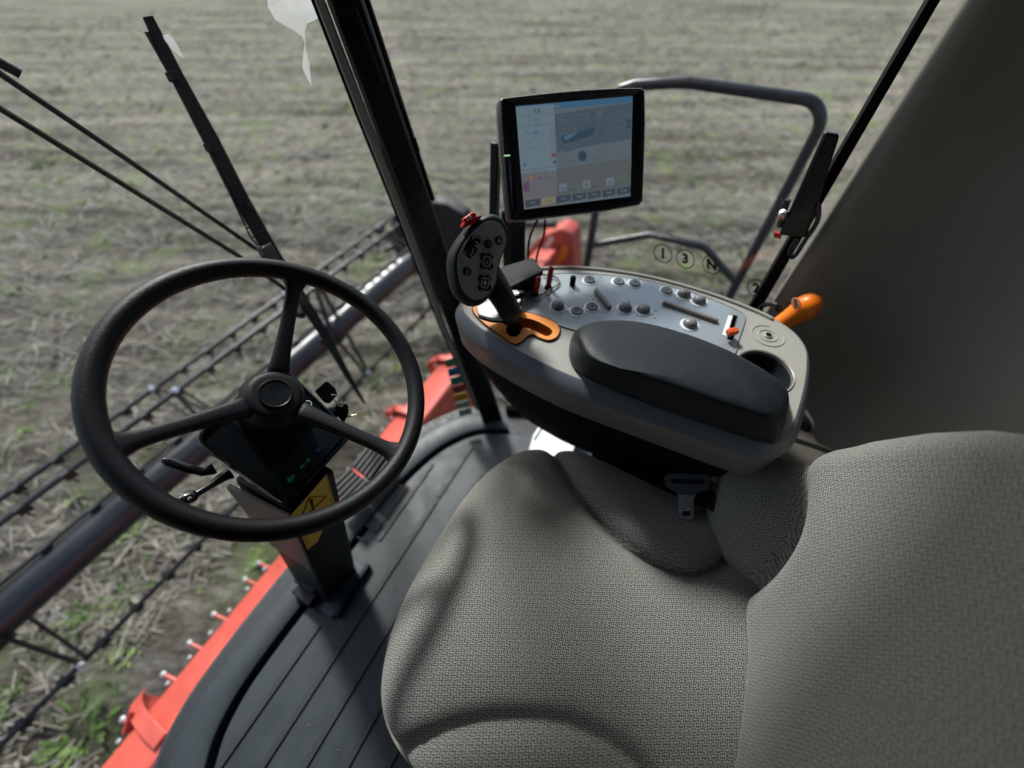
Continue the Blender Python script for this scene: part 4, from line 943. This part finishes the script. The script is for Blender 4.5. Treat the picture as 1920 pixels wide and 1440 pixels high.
    m.prism(smooth_curve(r_, 3, True), n * .002); b = m.build('rocker_pad', BLK, fp, bevel=.0006)
    sym(b, 480, 515, [[(-30, 28), (0, 20), (30, 0), (36, -10), (20, -20), (0, -5), (-30, -20)], [(-5, -5), (5, -40)]]); sym(b, 415, 605, [[(0, 40), (14, 30), (5, -20), (-15, -40), (10, -50), (35, -35), (45, -20)]])
    m = MB(); m.prism(smooth_curve([F(x, y, .0008).translation for x, y in [(418, 405), (430, 420), (400, 500), (340, 600), (322, 602), (325, 570), (370, 480)]], 3, True), n * .0008); m.build('light_strip', MATB, fp)
    m = MB()
    m.tube([F(x, y, .002).translation for x, y in [(468, 392), (510, 388), (545, 415), (555, 455)]], .0016, 6); m.tube([F(x, y, .002).translation for x, y in [(322, 665), (350, 680), (385, 712), (420, 712)]], .0014, 6); m.tube([F(x, y, .002).translation for x, y in [(735, 335), (700, 385), (672, 430)]], .0014, 6)
    m.build('finger_ridge', FACE, fp)
joystick()

# ================================================================== MONITOR
def monitor():
    c = [V(.559, .690, 1.054), V(.748, .483, 1.050), V(.662, .422, .886), V(.473, .629, .890)]
    n = V(-.65, -.57, .50); ex = (c[1] - c[0]).normalized(); n = (n - ex * n.dot(ex)).normalized(); p0 = sum(c, V(0, 0, 0)) / 4
    t = thing('display_monitor', 'black touchscreen monitor showing harvester settings on a post in front of the console', 'monitor', tuple(p0))
    P = lambda pts, o=0: [WP(u, v, p0 + n * o, n) for u, v in pts]
    def curve_q(pts, k=6): return pts
    outer = P([(937, 190), (940, 184), (985, 179), (1040, 173), (1100, 168), (1160, 165), (1203, 165), (1209, 170), (1210, 230), (1208, 300), (1205, 376), (1200, 383), (1140, 394), (1060, 404), (990, 413), (962, 415), (955, 411), (948, 350), (942, 280), (938, 220)])
    cc = sum(outer, V(0, 0, 0)) / len(outer)
    R = lambda k, o: [cc + (p - cc) * k + n * o for p in outer]
    m = MB(); m.loft([R(.80, -.045), R(.95, -.040), R(1.005, -.028), R(1.012, -.012), R(1.005, -.002), R(.985, .002), R(.97, .001)], cap=True); body = m.build('housing', mat('monitor_shell', (.035, .04, .045), .28, var=.1), t, angle=50)
    scr = P([(967, 199), (1186, 180), (1182, 368), (983, 393)], .0045); inn = P([(962, 196), (1191, 177), (1188, 372), (979, 398)], .0045)
    bz = [cc + (p - cc) * .97 + n * .001 for p in outer]
    b2 = P([(962, 196), (1190, 177), (1187, 372), (980, 397)], -.001)
    m = MB(); m.add(scr, [(3, 2, 1, 0)]); s = m.build('screen', emit('screen_bg', (.23, .30, .35), .25), t, smooth=False)
    # bezel frame round the screen
    m = MB(); A = [cc + (p - cc) * 1.0 for p in P([(944, 188), (1204, 168), (1200, 380), (962, 408)], .0015)]; Bq = inn
    m.loft([A, [p + n * .005 for p in P([(952, 190), (1200, 171), (1196, 378), (970, 405)], .0015)], Bq, P([(967, 199), (1186, 180), (1182, 368), (983, 393)], .0035)], cap=False); m.build('bezel', GLOSS, t, smooth=False)
    # graphics
    def E_(n_, c_, s_=.40): return emit(n_, c_, s_ * .72)
    g = MB(); O = [.0050]
    def poly(pts, M):
        g.add(P(pts, O[0]), [tuple(range(len(pts)))[::-1]], M); O[0] += .00001
    def line(pts, w_, M):
        q = P(pts, O[0]); g.tube(q, w_ * .00045, 4, M=M, flat=.2, up=n)
    def H(x, y): return (1000 + x / 9.6, 170 + y / 9.6)          # from the enlarged crop of the upper screen
    def Lq(x, y): return (960 + x / 8, 300 + y / 8)              # lower screen
    def T(s_, u, v, hpx, M, bold=0):
        p = P([(u, v)], O[0])[0]; e = (P([(u + 5, v - .45)], O[0])[0] - P([(u - 5, v + .45)], O[0])[0]).normalized()
        hh = (P([(u, v - hpx / 2)], 0)[0] - P([(u, v + hpx / 2)], 0)[0]).length; vs, fs = textmesh(s_, hh * 1.35, bold, .00003); g.add(vs, fs, M, frame(p, n, e))
    left = E_('scr_left', (.27, .38, .45)); blue = E_('scr_blue', (.085, .24, .42)); beige = E_('scr_beige', (.19, .215, .225)); pink = E_('scr_pink', (.26, .262, .29)); dk = E_('scr_dark', (.07, .12, .18)); ink = E_('scr_ink', (.10, .17, .26)); inkb = E_('scr_inkblue', (.12, .27, .42)); lite = E_('scr_lite', (.42, .45, .46)); btn = E_('scr_btn', (.085, .12, .155)); yel = E_('scr_yel', (.40, .38, .22)); pur = E_('scr_purple', (.24, .12, .26)); red = E_('scr_red', (.40, .12, .18)); org = E_('scr_org', (.5, .28, .12)); gy = E_('scr_grey', (.2, .23, .26)); warm = E_('scr_warm', (.125, .185, .235))
    poly([(967, 199), (1039, 193), (1044, 320), (977, 326)], left); poly([(977, 326), (1044, 320), (1047, 384), (983, 393)], pink)
    poly([H(380, 420), H(1790, 210), (1184, 260), H(430, 1100)], warm)
    poly([(1043, 316), (1184, 296), (1182, 349), (1046, 368)], beige)
    poly([(1039, 193), (1186, 180), (1186, 191), (1040, 204)], blue); poly([(967, 199), (1039, 193), (1039, 195), (967, 201)], blue)
    T('0.0', 1007, 208, 9, ink, .0002); T('km/h', 1027, 208.5, 4, inkb); T('Tipo de cultivo', 1063, 210, 5, inkb); T('Trigo', 1053, 223, 5.5, inkb); T('Nivel de combustible', 1157, 201.5, 4.2, ink); T('28', 1135, 214, 5.5, ink, .0001); T('%', 1146, 213, 4.5, gy)
    for a, b in (((968, 218), (1040, 212)), ((969, 239), (1041, 232)), ((1040, 218), (1110, 213)), ((1041, 228), (1185, 214)), ((990, 199), (992, 238)), ((1023, 214), (1025, 235)), ((1040, 205), (1046, 384)), ((977, 320), (1043, 312))): line([a, b], 1, gy)
    line([(1005 + 7.5 * cos(k * pi / 3), 228 - 7.5 * sin(k * pi / 3)) for k in range(7)], 1.4, inkb); T('P', 1005, 228, 7, inkb)
    line([(985, 245), (995, 253)], 2, inkb); poly([(998, 247), (1011, 245), (1008, 251), (1000, 252)], inkb)
    line([(990, 262), (1003, 257), (1013, 252), (1022, 254), (1027, 262), (1028, 272), (1020, 278), (1010, 274), (1000, 280), (995, 276), (988, 278), (985, 270), (1003, 264)], 1, inkb)
    for k in range(18): line([(1032, 241 + 3.1 * k), (1040, 240.3 + 3.1 * k)], .8, gy)
    poly([(1034, 288), (1043, 287), (1043, 294), (1035, 295)], red); poly([(1037, 301), (1042, 300), (1043, 306), (1037, 307)], ink); poly([(981, 306), (986, 305), (987, 312), (981, 313)], inkb)
    # rotor picture
    poly([H(500, 860), H(540, 800), H(1080, 640), H(1110, 700), H(1070, 800), H(640, 945), H(570, 955), H(510, 910)], dk)
    poly([H(530, 850), H(620, 790), H(820, 750), H(600, 900)], inkb)
    for k in range(7): line([H(790 + 45 * k, 760 - 14 * k), H(850 + 45 * k, 650 - 12 * k)], 3.2, ink); line([H(800 + 45 * k, 740 - 14 * k), H(845 + 45 * k, 665 - 12 * k)], 1, lite)
    for k in range(4): a = k * pi / 4; line([H(1210 + 60 * cos(a), 760 + 60 * sin(a)), H(1210 - 60 * cos(a), 760 - 60 * sin(a))], 3, ink)
    line([H(1080, 810), H(1180, 850), H(1280, 820)], 1.5, ink)
    for q in ([(440, 690), (750, 665)], [(440, 800), (770, 755)], [(750, 665), (765, 755)], [(1430, 565), (1630, 540)], [(1440, 675), (1630, 655)], [(1050, 1020), (1600, 910)], [(1060, 1100), (1560, 1000)], [(480, 1245), (800, 1210)], [(490, 1345), (820, 1300)], [(480, 1245), (490, 1345)]): line([H(*q[0]), H(*q[1])], 1, gy)
    line([H(550, 1105), H(760, 1035)], 3, ink); line([H(870, 1000), H(1030, 955)], 3, ink); T('0 mm', *H(660, 725), 5, ink); T('0 rpm', *H(710, 1270), 5, ink)
    poly([H(885 + 78 * cos(a), 1180 + 98 * sin(a)) for a in [k * pi / 12 for k in range(24)]], dk)
    poly([H(1130 + 42 * cos(a), 1230 + 45 * sin(a)) for a in [k * pi / 8 for k in range(16)]], gy); poly([H(1260 + 34 * cos(a), 1215 + 34 * sin(a)) for a in [k * pi / 8 for k in range(16)]], gy)
    poly([H(1680, 520), H(1750, 510), H(1740, 580), H(1690, 585)], dk); poly([H(1690, 620), H(1740, 612), H(1740, 690), H(1700, 695)], dk); poly([H(1030, 405), H(1085, 400), H(1060, 480)], dk); poly([H(1165, 465), H(1160, 400), H(1200, 330), H(1235, 380), H(1235, 455)], gy)
    poly([H(400, 270), H(470, 260), H(465, 295), H(405, 305)], left)
    # funnels, icons and key row
    for dx, dy in ((0, 0), (355, -45), (705, -85)):
        line([Lq(725 + dx, 155 + dy), Lq(790 + dx, 210 + dy), Lq(835 + dx, 290 + dy), Lq(855 + dx, 430 + dy)], 1.2, gy); line([Lq(1000 + dx, 120 + dy), Lq(940 + dx, 200 + dy), Lq(912 + dx, 290 + dy), Lq(905 + dx, 430 + dy)], 1.2, gy); line([Lq(855 + dx, 446 + dy), Lq(905 + dx, 440 + dy)], 2, dk)
        poly([Lq(705 + dx, 360 + dy), Lq(815 + dx, 345 + dy), Lq(820 + dx, 460 + dy), Lq(712 + dx, 475 + dy)], E_('scr_icon', (.28, .35, .42))); line([Lq(740 + dx, 450 + dy), Lq(760 + dx, 390 + dy), Lq(790 + dx, 450 + dy)], 2, dk)
    for k in range(6): line([Lq(255 + 82 * k, 250 + 2 - 8 * k), Lq(275 + 82 * k, 575 - 12 * k)], .8, gy)
    for y in (235, 350, 470): line([Lq(150, y + 10), Lq(690, y - 55)], .8, gy)
    T('09:52  29 Jun 2023', *Lq(410, 168), 3.6, ink)
    poly([Lq(160, 380), Lq(260, 290), Lq(268, 465), Lq(175, 478)], pur); poly([Lq(265, 240), Lq(320, 230), Lq(325, 295), Lq(270, 300)], org); poly([Lq(320, 260), Lq(360, 255), Lq(362, 300), Lq(322, 305)], E_('scr_violet', (.2, .2, .5))); poly([Lq(400, 260), Lq(440, 255), Lq(440, 300), Lq(405, 303)], pur)
    line([Lq(480, 285), Lq(490, 250), Lq(520, 235), Lq(550, 240), Lq(572, 275), Lq(480, 290)], 1, ink)
    for k, (x0, x1, M_, tx) in enumerate([(200, 425, btn, 'Menú'), (440, 650, yel, 'Cose'), (662, 880, btn, 'Trab1'), (900, 1110, btn, 'Trab2'), (1135, 1330, btn, 'Trab3'), (1352, 1550, btn, 'Trab4'), (1570, 1775, btn, 'Trab5')]):
        f = lambda x: -.133 * (x - 200); poly([Lq(x0, 610 + f(x0)), Lq(x1, 605 + f(x1)), Lq(x1 + 5, 700 + f(x1)), Lq(x0 + 8, 715 + f(x0))], M_)
        T(tx, *Lq((x0 + x1) / 2 + 4, 655 + f((x0 + x1) / 2)), 4.2, lite if M_ is btn else ink)
    g.build('screen_graphics', None, s, smooth=False)
    m = MB(); a, b = P([(945, 292)], .003)[0], P([(961, 291)], .003)[0]; m.tube([a, b], .0011, 6); m.build('indicator_light', emit('led_green', (.6, .95, .6), .5), body)
    # post and brackets
    m = MB(); m.loft([[q, q + V(.02, .0, 0), q + V(.02, .02, 0), q + V(0, .02, 0)] for q in (W(934, 270, y=.75), W(930, 400, y=.75), W(934, 470, y=.75))]); m.build('mount_plate', BLK, t, bevel=.003)
    m = MB(); a, b = W(966, 395, y=.70), W(968, 520, y=.70); m.loft([[q + V(-.018, 0, 0), q + V(.018, -.02, 0), q + V(.018, .02, 0), q + V(-.018, .03, 0)] for q in (a, b)]); m.build('mount_post', BLK, t, bevel=.004)
    m = MB(); m.tube([p0 - n * .05, p0 - n * .09, W(966, 420, y=.70)], .014, 12); m.build('swivel_arm', BLK, t)
    for pts in ([(1008, 412), (995, 440), (990, 470), (992, 505)], [(1022, 412), (1020, 440), (1008, 475), (1004, 500)]):
        m = MB(); m.tube(smooth_curve([W(u, v, y=.64) for u, v in pts], 5), .003, 8); m.build('cable', MATB, t)
monitor()

# ================================================================== STEERING
WC = V(.014, .763, .821); WA, WB = .629, .091
WN = V(sin(WB) * cos(WA), -sin(WA), cos(WA) * cos(WB)).normalized()
WE = V(0, 1, 0).cross(WN).normalized(); WGd = WN.cross(WE)
def wheel():
    t = thing('steering_wheel', 'black textured three-spoke steering wheel', 'steering wheel', tuple(WC))
    D = lambda a: WE * cos(a) + WGd * sin(a)
    hc = WP(514, 744, WC - WN * .036, WN); rings = []; N = 96; K = 20; m = MB()
    for i in range(N):
        a = 2 * pi * i / N; d = D(a); c = WC + d * .2
        rings.append([c + d * .0143 * cos(b) + WN * .0155 * sin(b) for b in [2 * pi * k / K for k in range(K)]])
    rings.append(rings[0]); m.loft(rings, cap=False); m.build('rim', RUB, t, angle=180)
    for k in range(3):
        a = .707 + k * 2 * pi / 3; d = D(a); tg = D(a + pi / 2); o = WC + d * .196 - WN * .002; i_ = hc + (o - hc).normalized() * .030 + WN * -.004; dd = o - i_
        rr = []
        prof = [(0, .018, .014, -.008), (.10, .0155, .013, -.006), (.20, .0125, .011, -.004), (.5, .0104, .010, -.003), (.80, .0104, .0095, -.002), (.90, .013, .010, -.001), (.96, .020, .0115, 0), (1.0, .027, .0125, 0)]
        for s, wdt, th, sag in prof:
            c = i_ + dd * s + WN * sag; rr.append([c + tg * wdt * math.copysign(abs(cos(b)) ** .7, cos(b)) + WN * th * math.copysign(abs(sin(b)) ** .7, sin(b)) for b in [2 * pi * q / 20 for q in range(20)]])
        m = MB(); m.loft(rr); m.build('spoke', RUB, t, sub=1, angle=180)
    T = frame(hc, WN, WE); m = MB(); m.lathe([(.034, -.042), (.042, -.036), (.046, -.022), (.045, -.008), (.0405, .000), (.0395, .004), (.037, .0095), (.033, .012), (.028, .0125), (.0, .0125)], T, n=48); m.build('hub', RUB, t)
    m = MB(); m.lathe([(.0225, .010), (.0222, .0150), (.0212, .0160), (.0200, .0155), (.0195, .0148), (0, .0150)], T, n=40); m.build('horn_button', BLK, t)
wheel()
def column():
    t = thing('steering_column', 'black steering column with dark dash housing and stalks', 'steering column', (-.13, .9, .012))
    p0 = WC - WN * .10; Q = lambda u, v, o=0: WP(u, v, p0 + WN * o, WN)
    A, B_, C_, D_ = Q(360, 822), Q(539, 951), Q(665, 814), Q(522, 674); top = rounded([A, B_, C_, D_], .018, 4); cen = (A + B_ + C_ + D_) / 4
    R = lambda k, o: [cen + (p - cen) * k + WN * o for p in top]
    m = MB(); m.loft([R(.97, -.022), R(1.0, -.018), R(1.0, -.004), R(.985, 0), R(.95, .0005), R(.93, -.004)]); hs = m.build('dash_housing', GLOSS, t, angle=40)
    m = MB(); m.loft([R(.80, -.10), R(.90, -.07), R(.975, -.03), R(.985, -.0225)]); m.build('lower_shell', BEIGE, t, angle=60)
    m = MB(); m.add([cen + (p - cen) * .925 + WN * -.0032 for p in top], [tuple(range(len(top)))]); fc = m.build('dash_face', mat('dash_glass', (.006, .008, .010), .18, var=.1), t, smooth=False)
    # indicator strip along the rear edge
    m = MB(); st = [Q(500, 893, -.002), Q(535, 938, -.002), Q(640, 822, -.002), Q(600, 790, -.002)]; m.add(st, [(0, 1, 2, 3)]); ip = m.build('indicator_strip', mat('strip_glass', (.008, .014, .017), .3), t, smooth=False)
    G1 = emit('lamp_green', (.01, .10, .06), .12); B1 = emit('lamp_blue', (.01, .04, .12), .12); m = MB()
    def arrow(u, v, s, dr, M):
        c = Q(u, v, -.0012); e = (Q(u + 5, v - 5.5, -.0012) - c).normalized() * dr; f = WN.cross(e); k = .0011 * s
        m.add([c - e * 6 * k, c - e * 1 * k + f * 5 * k, c - e * 1 * k + f * 2 * k, c + e * 5 * k + f * 2 * k, c + e * 5 * k - f * 2 * k, c - e * 1 * k - f * 2 * k, c - e * 1 * k - f * 5 * k], [tuple(range(7))], M)
    arrow(546, 897, 1.2, 1, G1); arrow(567, 874, .8, 1, G1); arrow(577, 864, .8, -1, G1); arrow(598, 842, .9, 1, B1); m.build('indicator_symbols', None, ip, smooth=False)
    # switch panel with printed marks
    m = MB(); c = Q(578, 757, .0016); e = (Q(588, 772) - Q(575, 759)).normalized(); T = frame(c, WN, e)
    m.tube([(.0058 * cos(a), .0048 * sin(a), 0) for a in [k * pi / 9 for k in range(18)]], .0008, 5, closed=True, T=T); T2 = frame(Q(590, 770, .0016), WN, e)
    m.tube([(-.003, .004, 0), (.000, .0005, 0), (-.001, -.0005, 0), (.003, -.0045, 0)], .0008, 5, T=T2); m.tube([(.003, .0045, 0), (.002, -.001, 0)], .0008, 5, T=T2); m.build('printed_marks', SYM, hs, smooth=False)
    m = MB(); m.tube([Q(560, 745), Q(600, 775), Q(590, 795)], .0004, 4); m.build('switch_outline', BEIGE, hs)
    # neck between dash and wheel
    hc = WP(514, 744, WC - WN * .036, WN); m = MB(); m.lathe([(.046, -.07), (.046, -.055), (.040, -.045), (.038, -.028)], frame(hc + V(0, .0, 0), WN, WE), n=36); m.lathe([(.052, -.072), (.052, -.066), (.048, -.064)], frame(hc, WN, WE), n=36); m.build('column_collar', BLK, t)
    # column post: dark front, pale left cheek
    b = [W(613, 1130, z=.012), W(668, 1066, z=.012)]; b += [b[1] + V(-.0, .12, 0), b[0] + V(-.0, .12, 0)]
    u_ = [WP(545, 962, V(-.05, .72, .62), V(0, 1, 0)), WP(627, 880, V(-.05, .72, .62), V(0, 1, 0))]; u_ += [u_[1] + V(0, .13, .0), u_[0] + V(0, .13, .0)]
    m = MB(); m.loft([b, [p.lerp(q, .5) for p, q in zip(b, u_)], u_]); po = m.build('column_post', mat('column_paint', (.006, .007, .008), .5, spec=.25), t, bevel=.006)
    k0, k1 = [u_[0].lerp(b[0], s) for s in (.0, .5)]; j0, j1 = [u_[3].lerp(b[3], s) for s in (.0, .5)]
    m = MB(); sh = V(-.004, 0, 0); m.loft([[k0 + sh, j0 + sh + V(-.012, 0, 0), j0 + V(-.008, 0, 0), k0], [k1 + sh, j1 + sh + V(-.0, 0, 0), j1, k1]]); m.build('side_cheek', mat('cheek_trim', (.13, .125, .105), .55), t, bevel=.002)
    # warning sticker on the front face
    fn = (u_[1] - u_[0]).cross(b[0] - u_[0]).normalized()
    if fn.dot(CAM - u_[0]) < 0: fn = -fn
    S_ = lambda pts, o=.0015: [WP(u, v, u_[0] + fn * o, fn) for u, v in pts]
    m = MB(); m.prism(S_([(543, 967), (612, 888), (628, 945), (595, 1015), (576, 1031)], .0006), fn * .0009); sk = m.build('warning_sticker', mat('sticker_warning', (.70, .42, .01), .45, var=.05), t, smooth=False)
    m = MB(); tri = S_([(562, 978), (580, 932), (612, 930)], .0022); m.tube(tri, .0012, 4, closed=True); ln = S_([(583, 938), (588, 955)], .0022); m.tube(ln, [.0030, .0018], 6); m.tube(S_([(589, 959), (590, 962)], .0022), .0019, 6)
    for q in ([(560, 990), (572, 1024)], [(566, 990), (577, 1020)], [(617, 935), (624, 945)], [(612, 892), (626, 944)], [(545, 969), (576, 1029)], [(612, 889), (544, 967)]): m.tube(S_(q, .0018), .0006, 4)
    m.build('sticker_print', INK, sk, smooth=False)
    m = MB(); bp = [W(u, v, z=.02) for u, v in [(565, 1115), (620, 1160), (690, 1065), (640, 1035)]]; m.prism(bp, V(0, 0, -.008)); m.build('base_plate', mat('plate_blue', (.03, .045, .06), .4, var=.2), t, bevel=.002)
    m = MB(); m.prism([W(u, v, z=.05) for u, v in [(545, 1110), (562, 1092), (595, 1115), (577, 1138)]], V(0, 0, -.035)); m.prism([W(u, v, z=.10) for u, v in [(547, 1088), (575, 1080), (600, 1100), (585, 1112)]], V(0, 0, -.07)); m.build('pivot_bracket', BLK, t, bevel=.004)
    m = MB(); m.prism([W(u, v, z=.03) for u, v in [(625, 1150), (632, 1158), (693, 1058), (686, 1055)]], V(0, 0, -.02)); m.build('rear_flange', BLK, t, bevel=.002)
    # stalks
    def stalk(nm, pts, rs, M, z0=.66):
        m = MB(); m.tube([WP(u, v, p0 - WN * .035, WN) for u, v in pts], rs, 12, flat=.8); return m.build(nm, M, t)
    stalk('tilt_lever', [(305, 862), (316, 866), (345, 876), (380, 885), (392, 880), (400, 876)], [.004, .0075, .0065, .0065, .010, .011], GLOSS)
    stalk('turn_stalk', [(432, 886), (420, 893), (395, 910), (370, 925), (366, 928)], [.012, .0085, .0058, .0055, .006], GLOSS)
    s = stalk('stalk_tip', [(370, 924), (362, 929), (346, 936), (333, 938)], [.006, .0105, .0105, .007], GLOSS)
    m = MB(); p = WP(350, 932, p0 - WN * .025, WN); T = frame(p + (CAM - p).normalized() * .0018, (CAM - p), RIGHT)
    for a, b_ in ((-.004, .002), (.004, -.002)): m.tube([(a + .002 * cos(q), b_ + .002 * sin(q), 0) for q in [k * pi / 4 for k in range(7)]], .0004, 4, T=T)
    m.tube([(-.008, -.002, 0), (-.0065, .001, 0)], .0004, 4, T=T); m.tube([(-.0005, .004, 0), (.002, .0035, 0)], .0004, 4, T=T); m.build('stalk_symbol', SYM, s, smooth=False)
column()
def keys():
    n = (CAM - W(630, 750, z=.72)).normalized(); p0 = W(630, 750, z=.70); P = lambda pts, o=0: [WP(u, v, p0 + n * o, n) for u, v in pts]
    t = thing('ignition_keys', 'two black ignition keys on a wire ring at the right of the dash', 'keys', tuple(p0))
    m = MB(); m.prism(rounded(P([(590, 733), (612, 713), (629, 728), (633, 741), (618, 757), (608, 755)]), .004), n * .007); k = m.build('key_head', BLK, t, bevel=.0015)
    m = MB(); m.prism(rounded(P([(628, 762), (634, 756), (652, 757), (654, 774), (645, 793), (628, 776)], -.006), .004), n * .007); k2 = m.build('key_head', BLK, t, bevel=.0015)
    m = MB(); m.tube(P([(648, 782), (660, 779), (668, 777)], -.003), .0016, 6); m.box((.004, .003, .002), frame(P([(664, 775)], -.003)[0], n)); m.build('key_blade', mat('key_brass', (.55, .48, .30), .3, metal=.8), k2)
    m = MB(); m.tube(smooth_curve(P([(622, 740), (634, 743), (643, 754), (641, 762), (633, 758), (625, 746)], .008), 4, True), .0009, 6, closed=True); m.build('key_ring', STEEL, t)
    m = MB(); m.lathe([(.012, -.03), (.012, 0), (.009, .002)], frame(P([(622, 775)], -.02)[0], n), n=16); m.build('ignition_lock', BLK, t)
keys()
def pedals():
    for nm, q, lab in (('a', [(706, 815), (739, 840), (694, 902), (659, 873)], 'black ribbed brake pedal, the one farther from the steering column'), ('b', [(656, 877), (691, 906), (650, 948), (617, 915)], 'black ribbed brake pedal, the one nearer the steering column')):
        P = [W(u, v, z=.12) for u, v in q]; c = sum(P, V(0, 0, 0)) / 4; ex = (P[0] - P[3]); ey = (P[1] - P[0]); nn = ex.cross(ey).normalized(); nn = nn if nn.z > 0 else -nn
        t = thing('brake_pedal', lab, 'pedal', (c.x, c.y, .02), 'pair of brake pedals')
        m = MB(); m.prism(P, -nn * .012); m.build('pad_base', BLK, t, bevel=.003)
        m = MB()
        for k in range(5):
            s0, s1 = (k + .12) / 5, (k + .78) / 5; m.prism([P[0].lerp(P[1], s0), P[0].lerp(P[1], s1), P[3].lerp(P[2], s1), P[3].lerp(P[2], s0)], nn * .006)
        m.build('rubber_rib', RUB, t, bevel=.0015)
        m = MB(); m.tube([c - nn * .012, c + V(0, .06, -.05), c + V(0, .10, -.11)], .009, 8); m.build('pedal_arm', BLK, t)
pedals()
def boxes():
    z = .11; m = MB(); q = [W(u, v, z=z) for u, v in [(1000, 815), (1013, 795), (1030, 782), (1050, 773), (1068, 772), (1085, 776), (1079, 834), (1070, 860), (990, 850)]]
    m.prism(q, V(0, 0, -.018)); o = m.build('side_lid', WHITE, None, bevel=.003); t = tag(o, 'off-white lid of the compartment under the console', 'storage box')
    m = MB(); c = sum(q, V(0, 0, 0)) / len(q); m.prism([c + (p - c) * .93 + V(0, 0, -.02) for p in q], V(0, 0, -.075)); m.build('box_body', MATB, o)
    m = MB(); a, b = W(1012, 798, z=z + .002), W(1002, 822, z=z + .002); m.tube([W(1008, 793, z=z + .002), W(1018, 799, z=z + .002), b + (b - a) * .3 + V(.012, 0, 0)], .002, 6); m.build('lid_seam', MATB, o)
    z = .50; m = MB(); q = [W(u, v, z=z) for u, v in [(1455, 858), (1478, 770), (1500, 745), (1530, 790), (1534, 828), (1640, 880), (1600, 930)]]; m.prism(q, V(0, 0, -.03)); o = m.build('rear_shelf', mat('shelf_trim', (.075, .07, .06), .5), None, bevel=.006); tag(o, 'dark beige moulded shelf tray in the corner behind the console', 'shelf')
    q2 = [W(u, v, z=z + .001) for u, v in [(1478, 796), (1484, 775), (1502, 765), (1522, 795), (1520, 812)]]; m = MB(); m.prism(rounded(q2, .01), V(0, 0, .001)); m.build('tray_recess', MATB, o)
    q2 = [W(u, v, z=z + .001) for u, v in [(1474, 815), (1533, 835), (1600, 862), (1598, 868), (1532, 842), (1472, 822)]]; m = MB(); m.prism(q2, V(0, 0, .001)); m.build('tray_slot', MATB, o)
boxes()
bpy.context.view_layer.update()

def crumbs():
    R = random.Random(11); v = []; f = []
    for k in range(45):
        x = R.uniform(-.62, .6); y = R.uniform(.45, .95); 
        if y > Yc(x) - .14: continue
        a = R.uniform(0, pi); l = R.uniform(.002, .006); w_ = R.uniform(.0004, .0010); d = V(cos(a), sin(a), 0) * l; s = V(-sin(a), cos(a), 0) * w_; p = V(x, y, .0085); q = len(v)
        v += [tuple(p - d - s), tuple(p + d - s), tuple(p + d + s + V(0, 0, .002)), tuple(p - d + s + V(0, 0, .001))]; f.append((q, q + 1, q + 2, q + 3))
    me = bpy.data.meshes.new('straw_crumbs'); me.from_pydata(v, [], f); me.materials.append(MATS['straw_brown'])
    tag(obj('straw_crumbs', me), 'tiny straw crumbs dropped on the rubber floor mat', 'crumbs', kind='stuff')
crumbs()
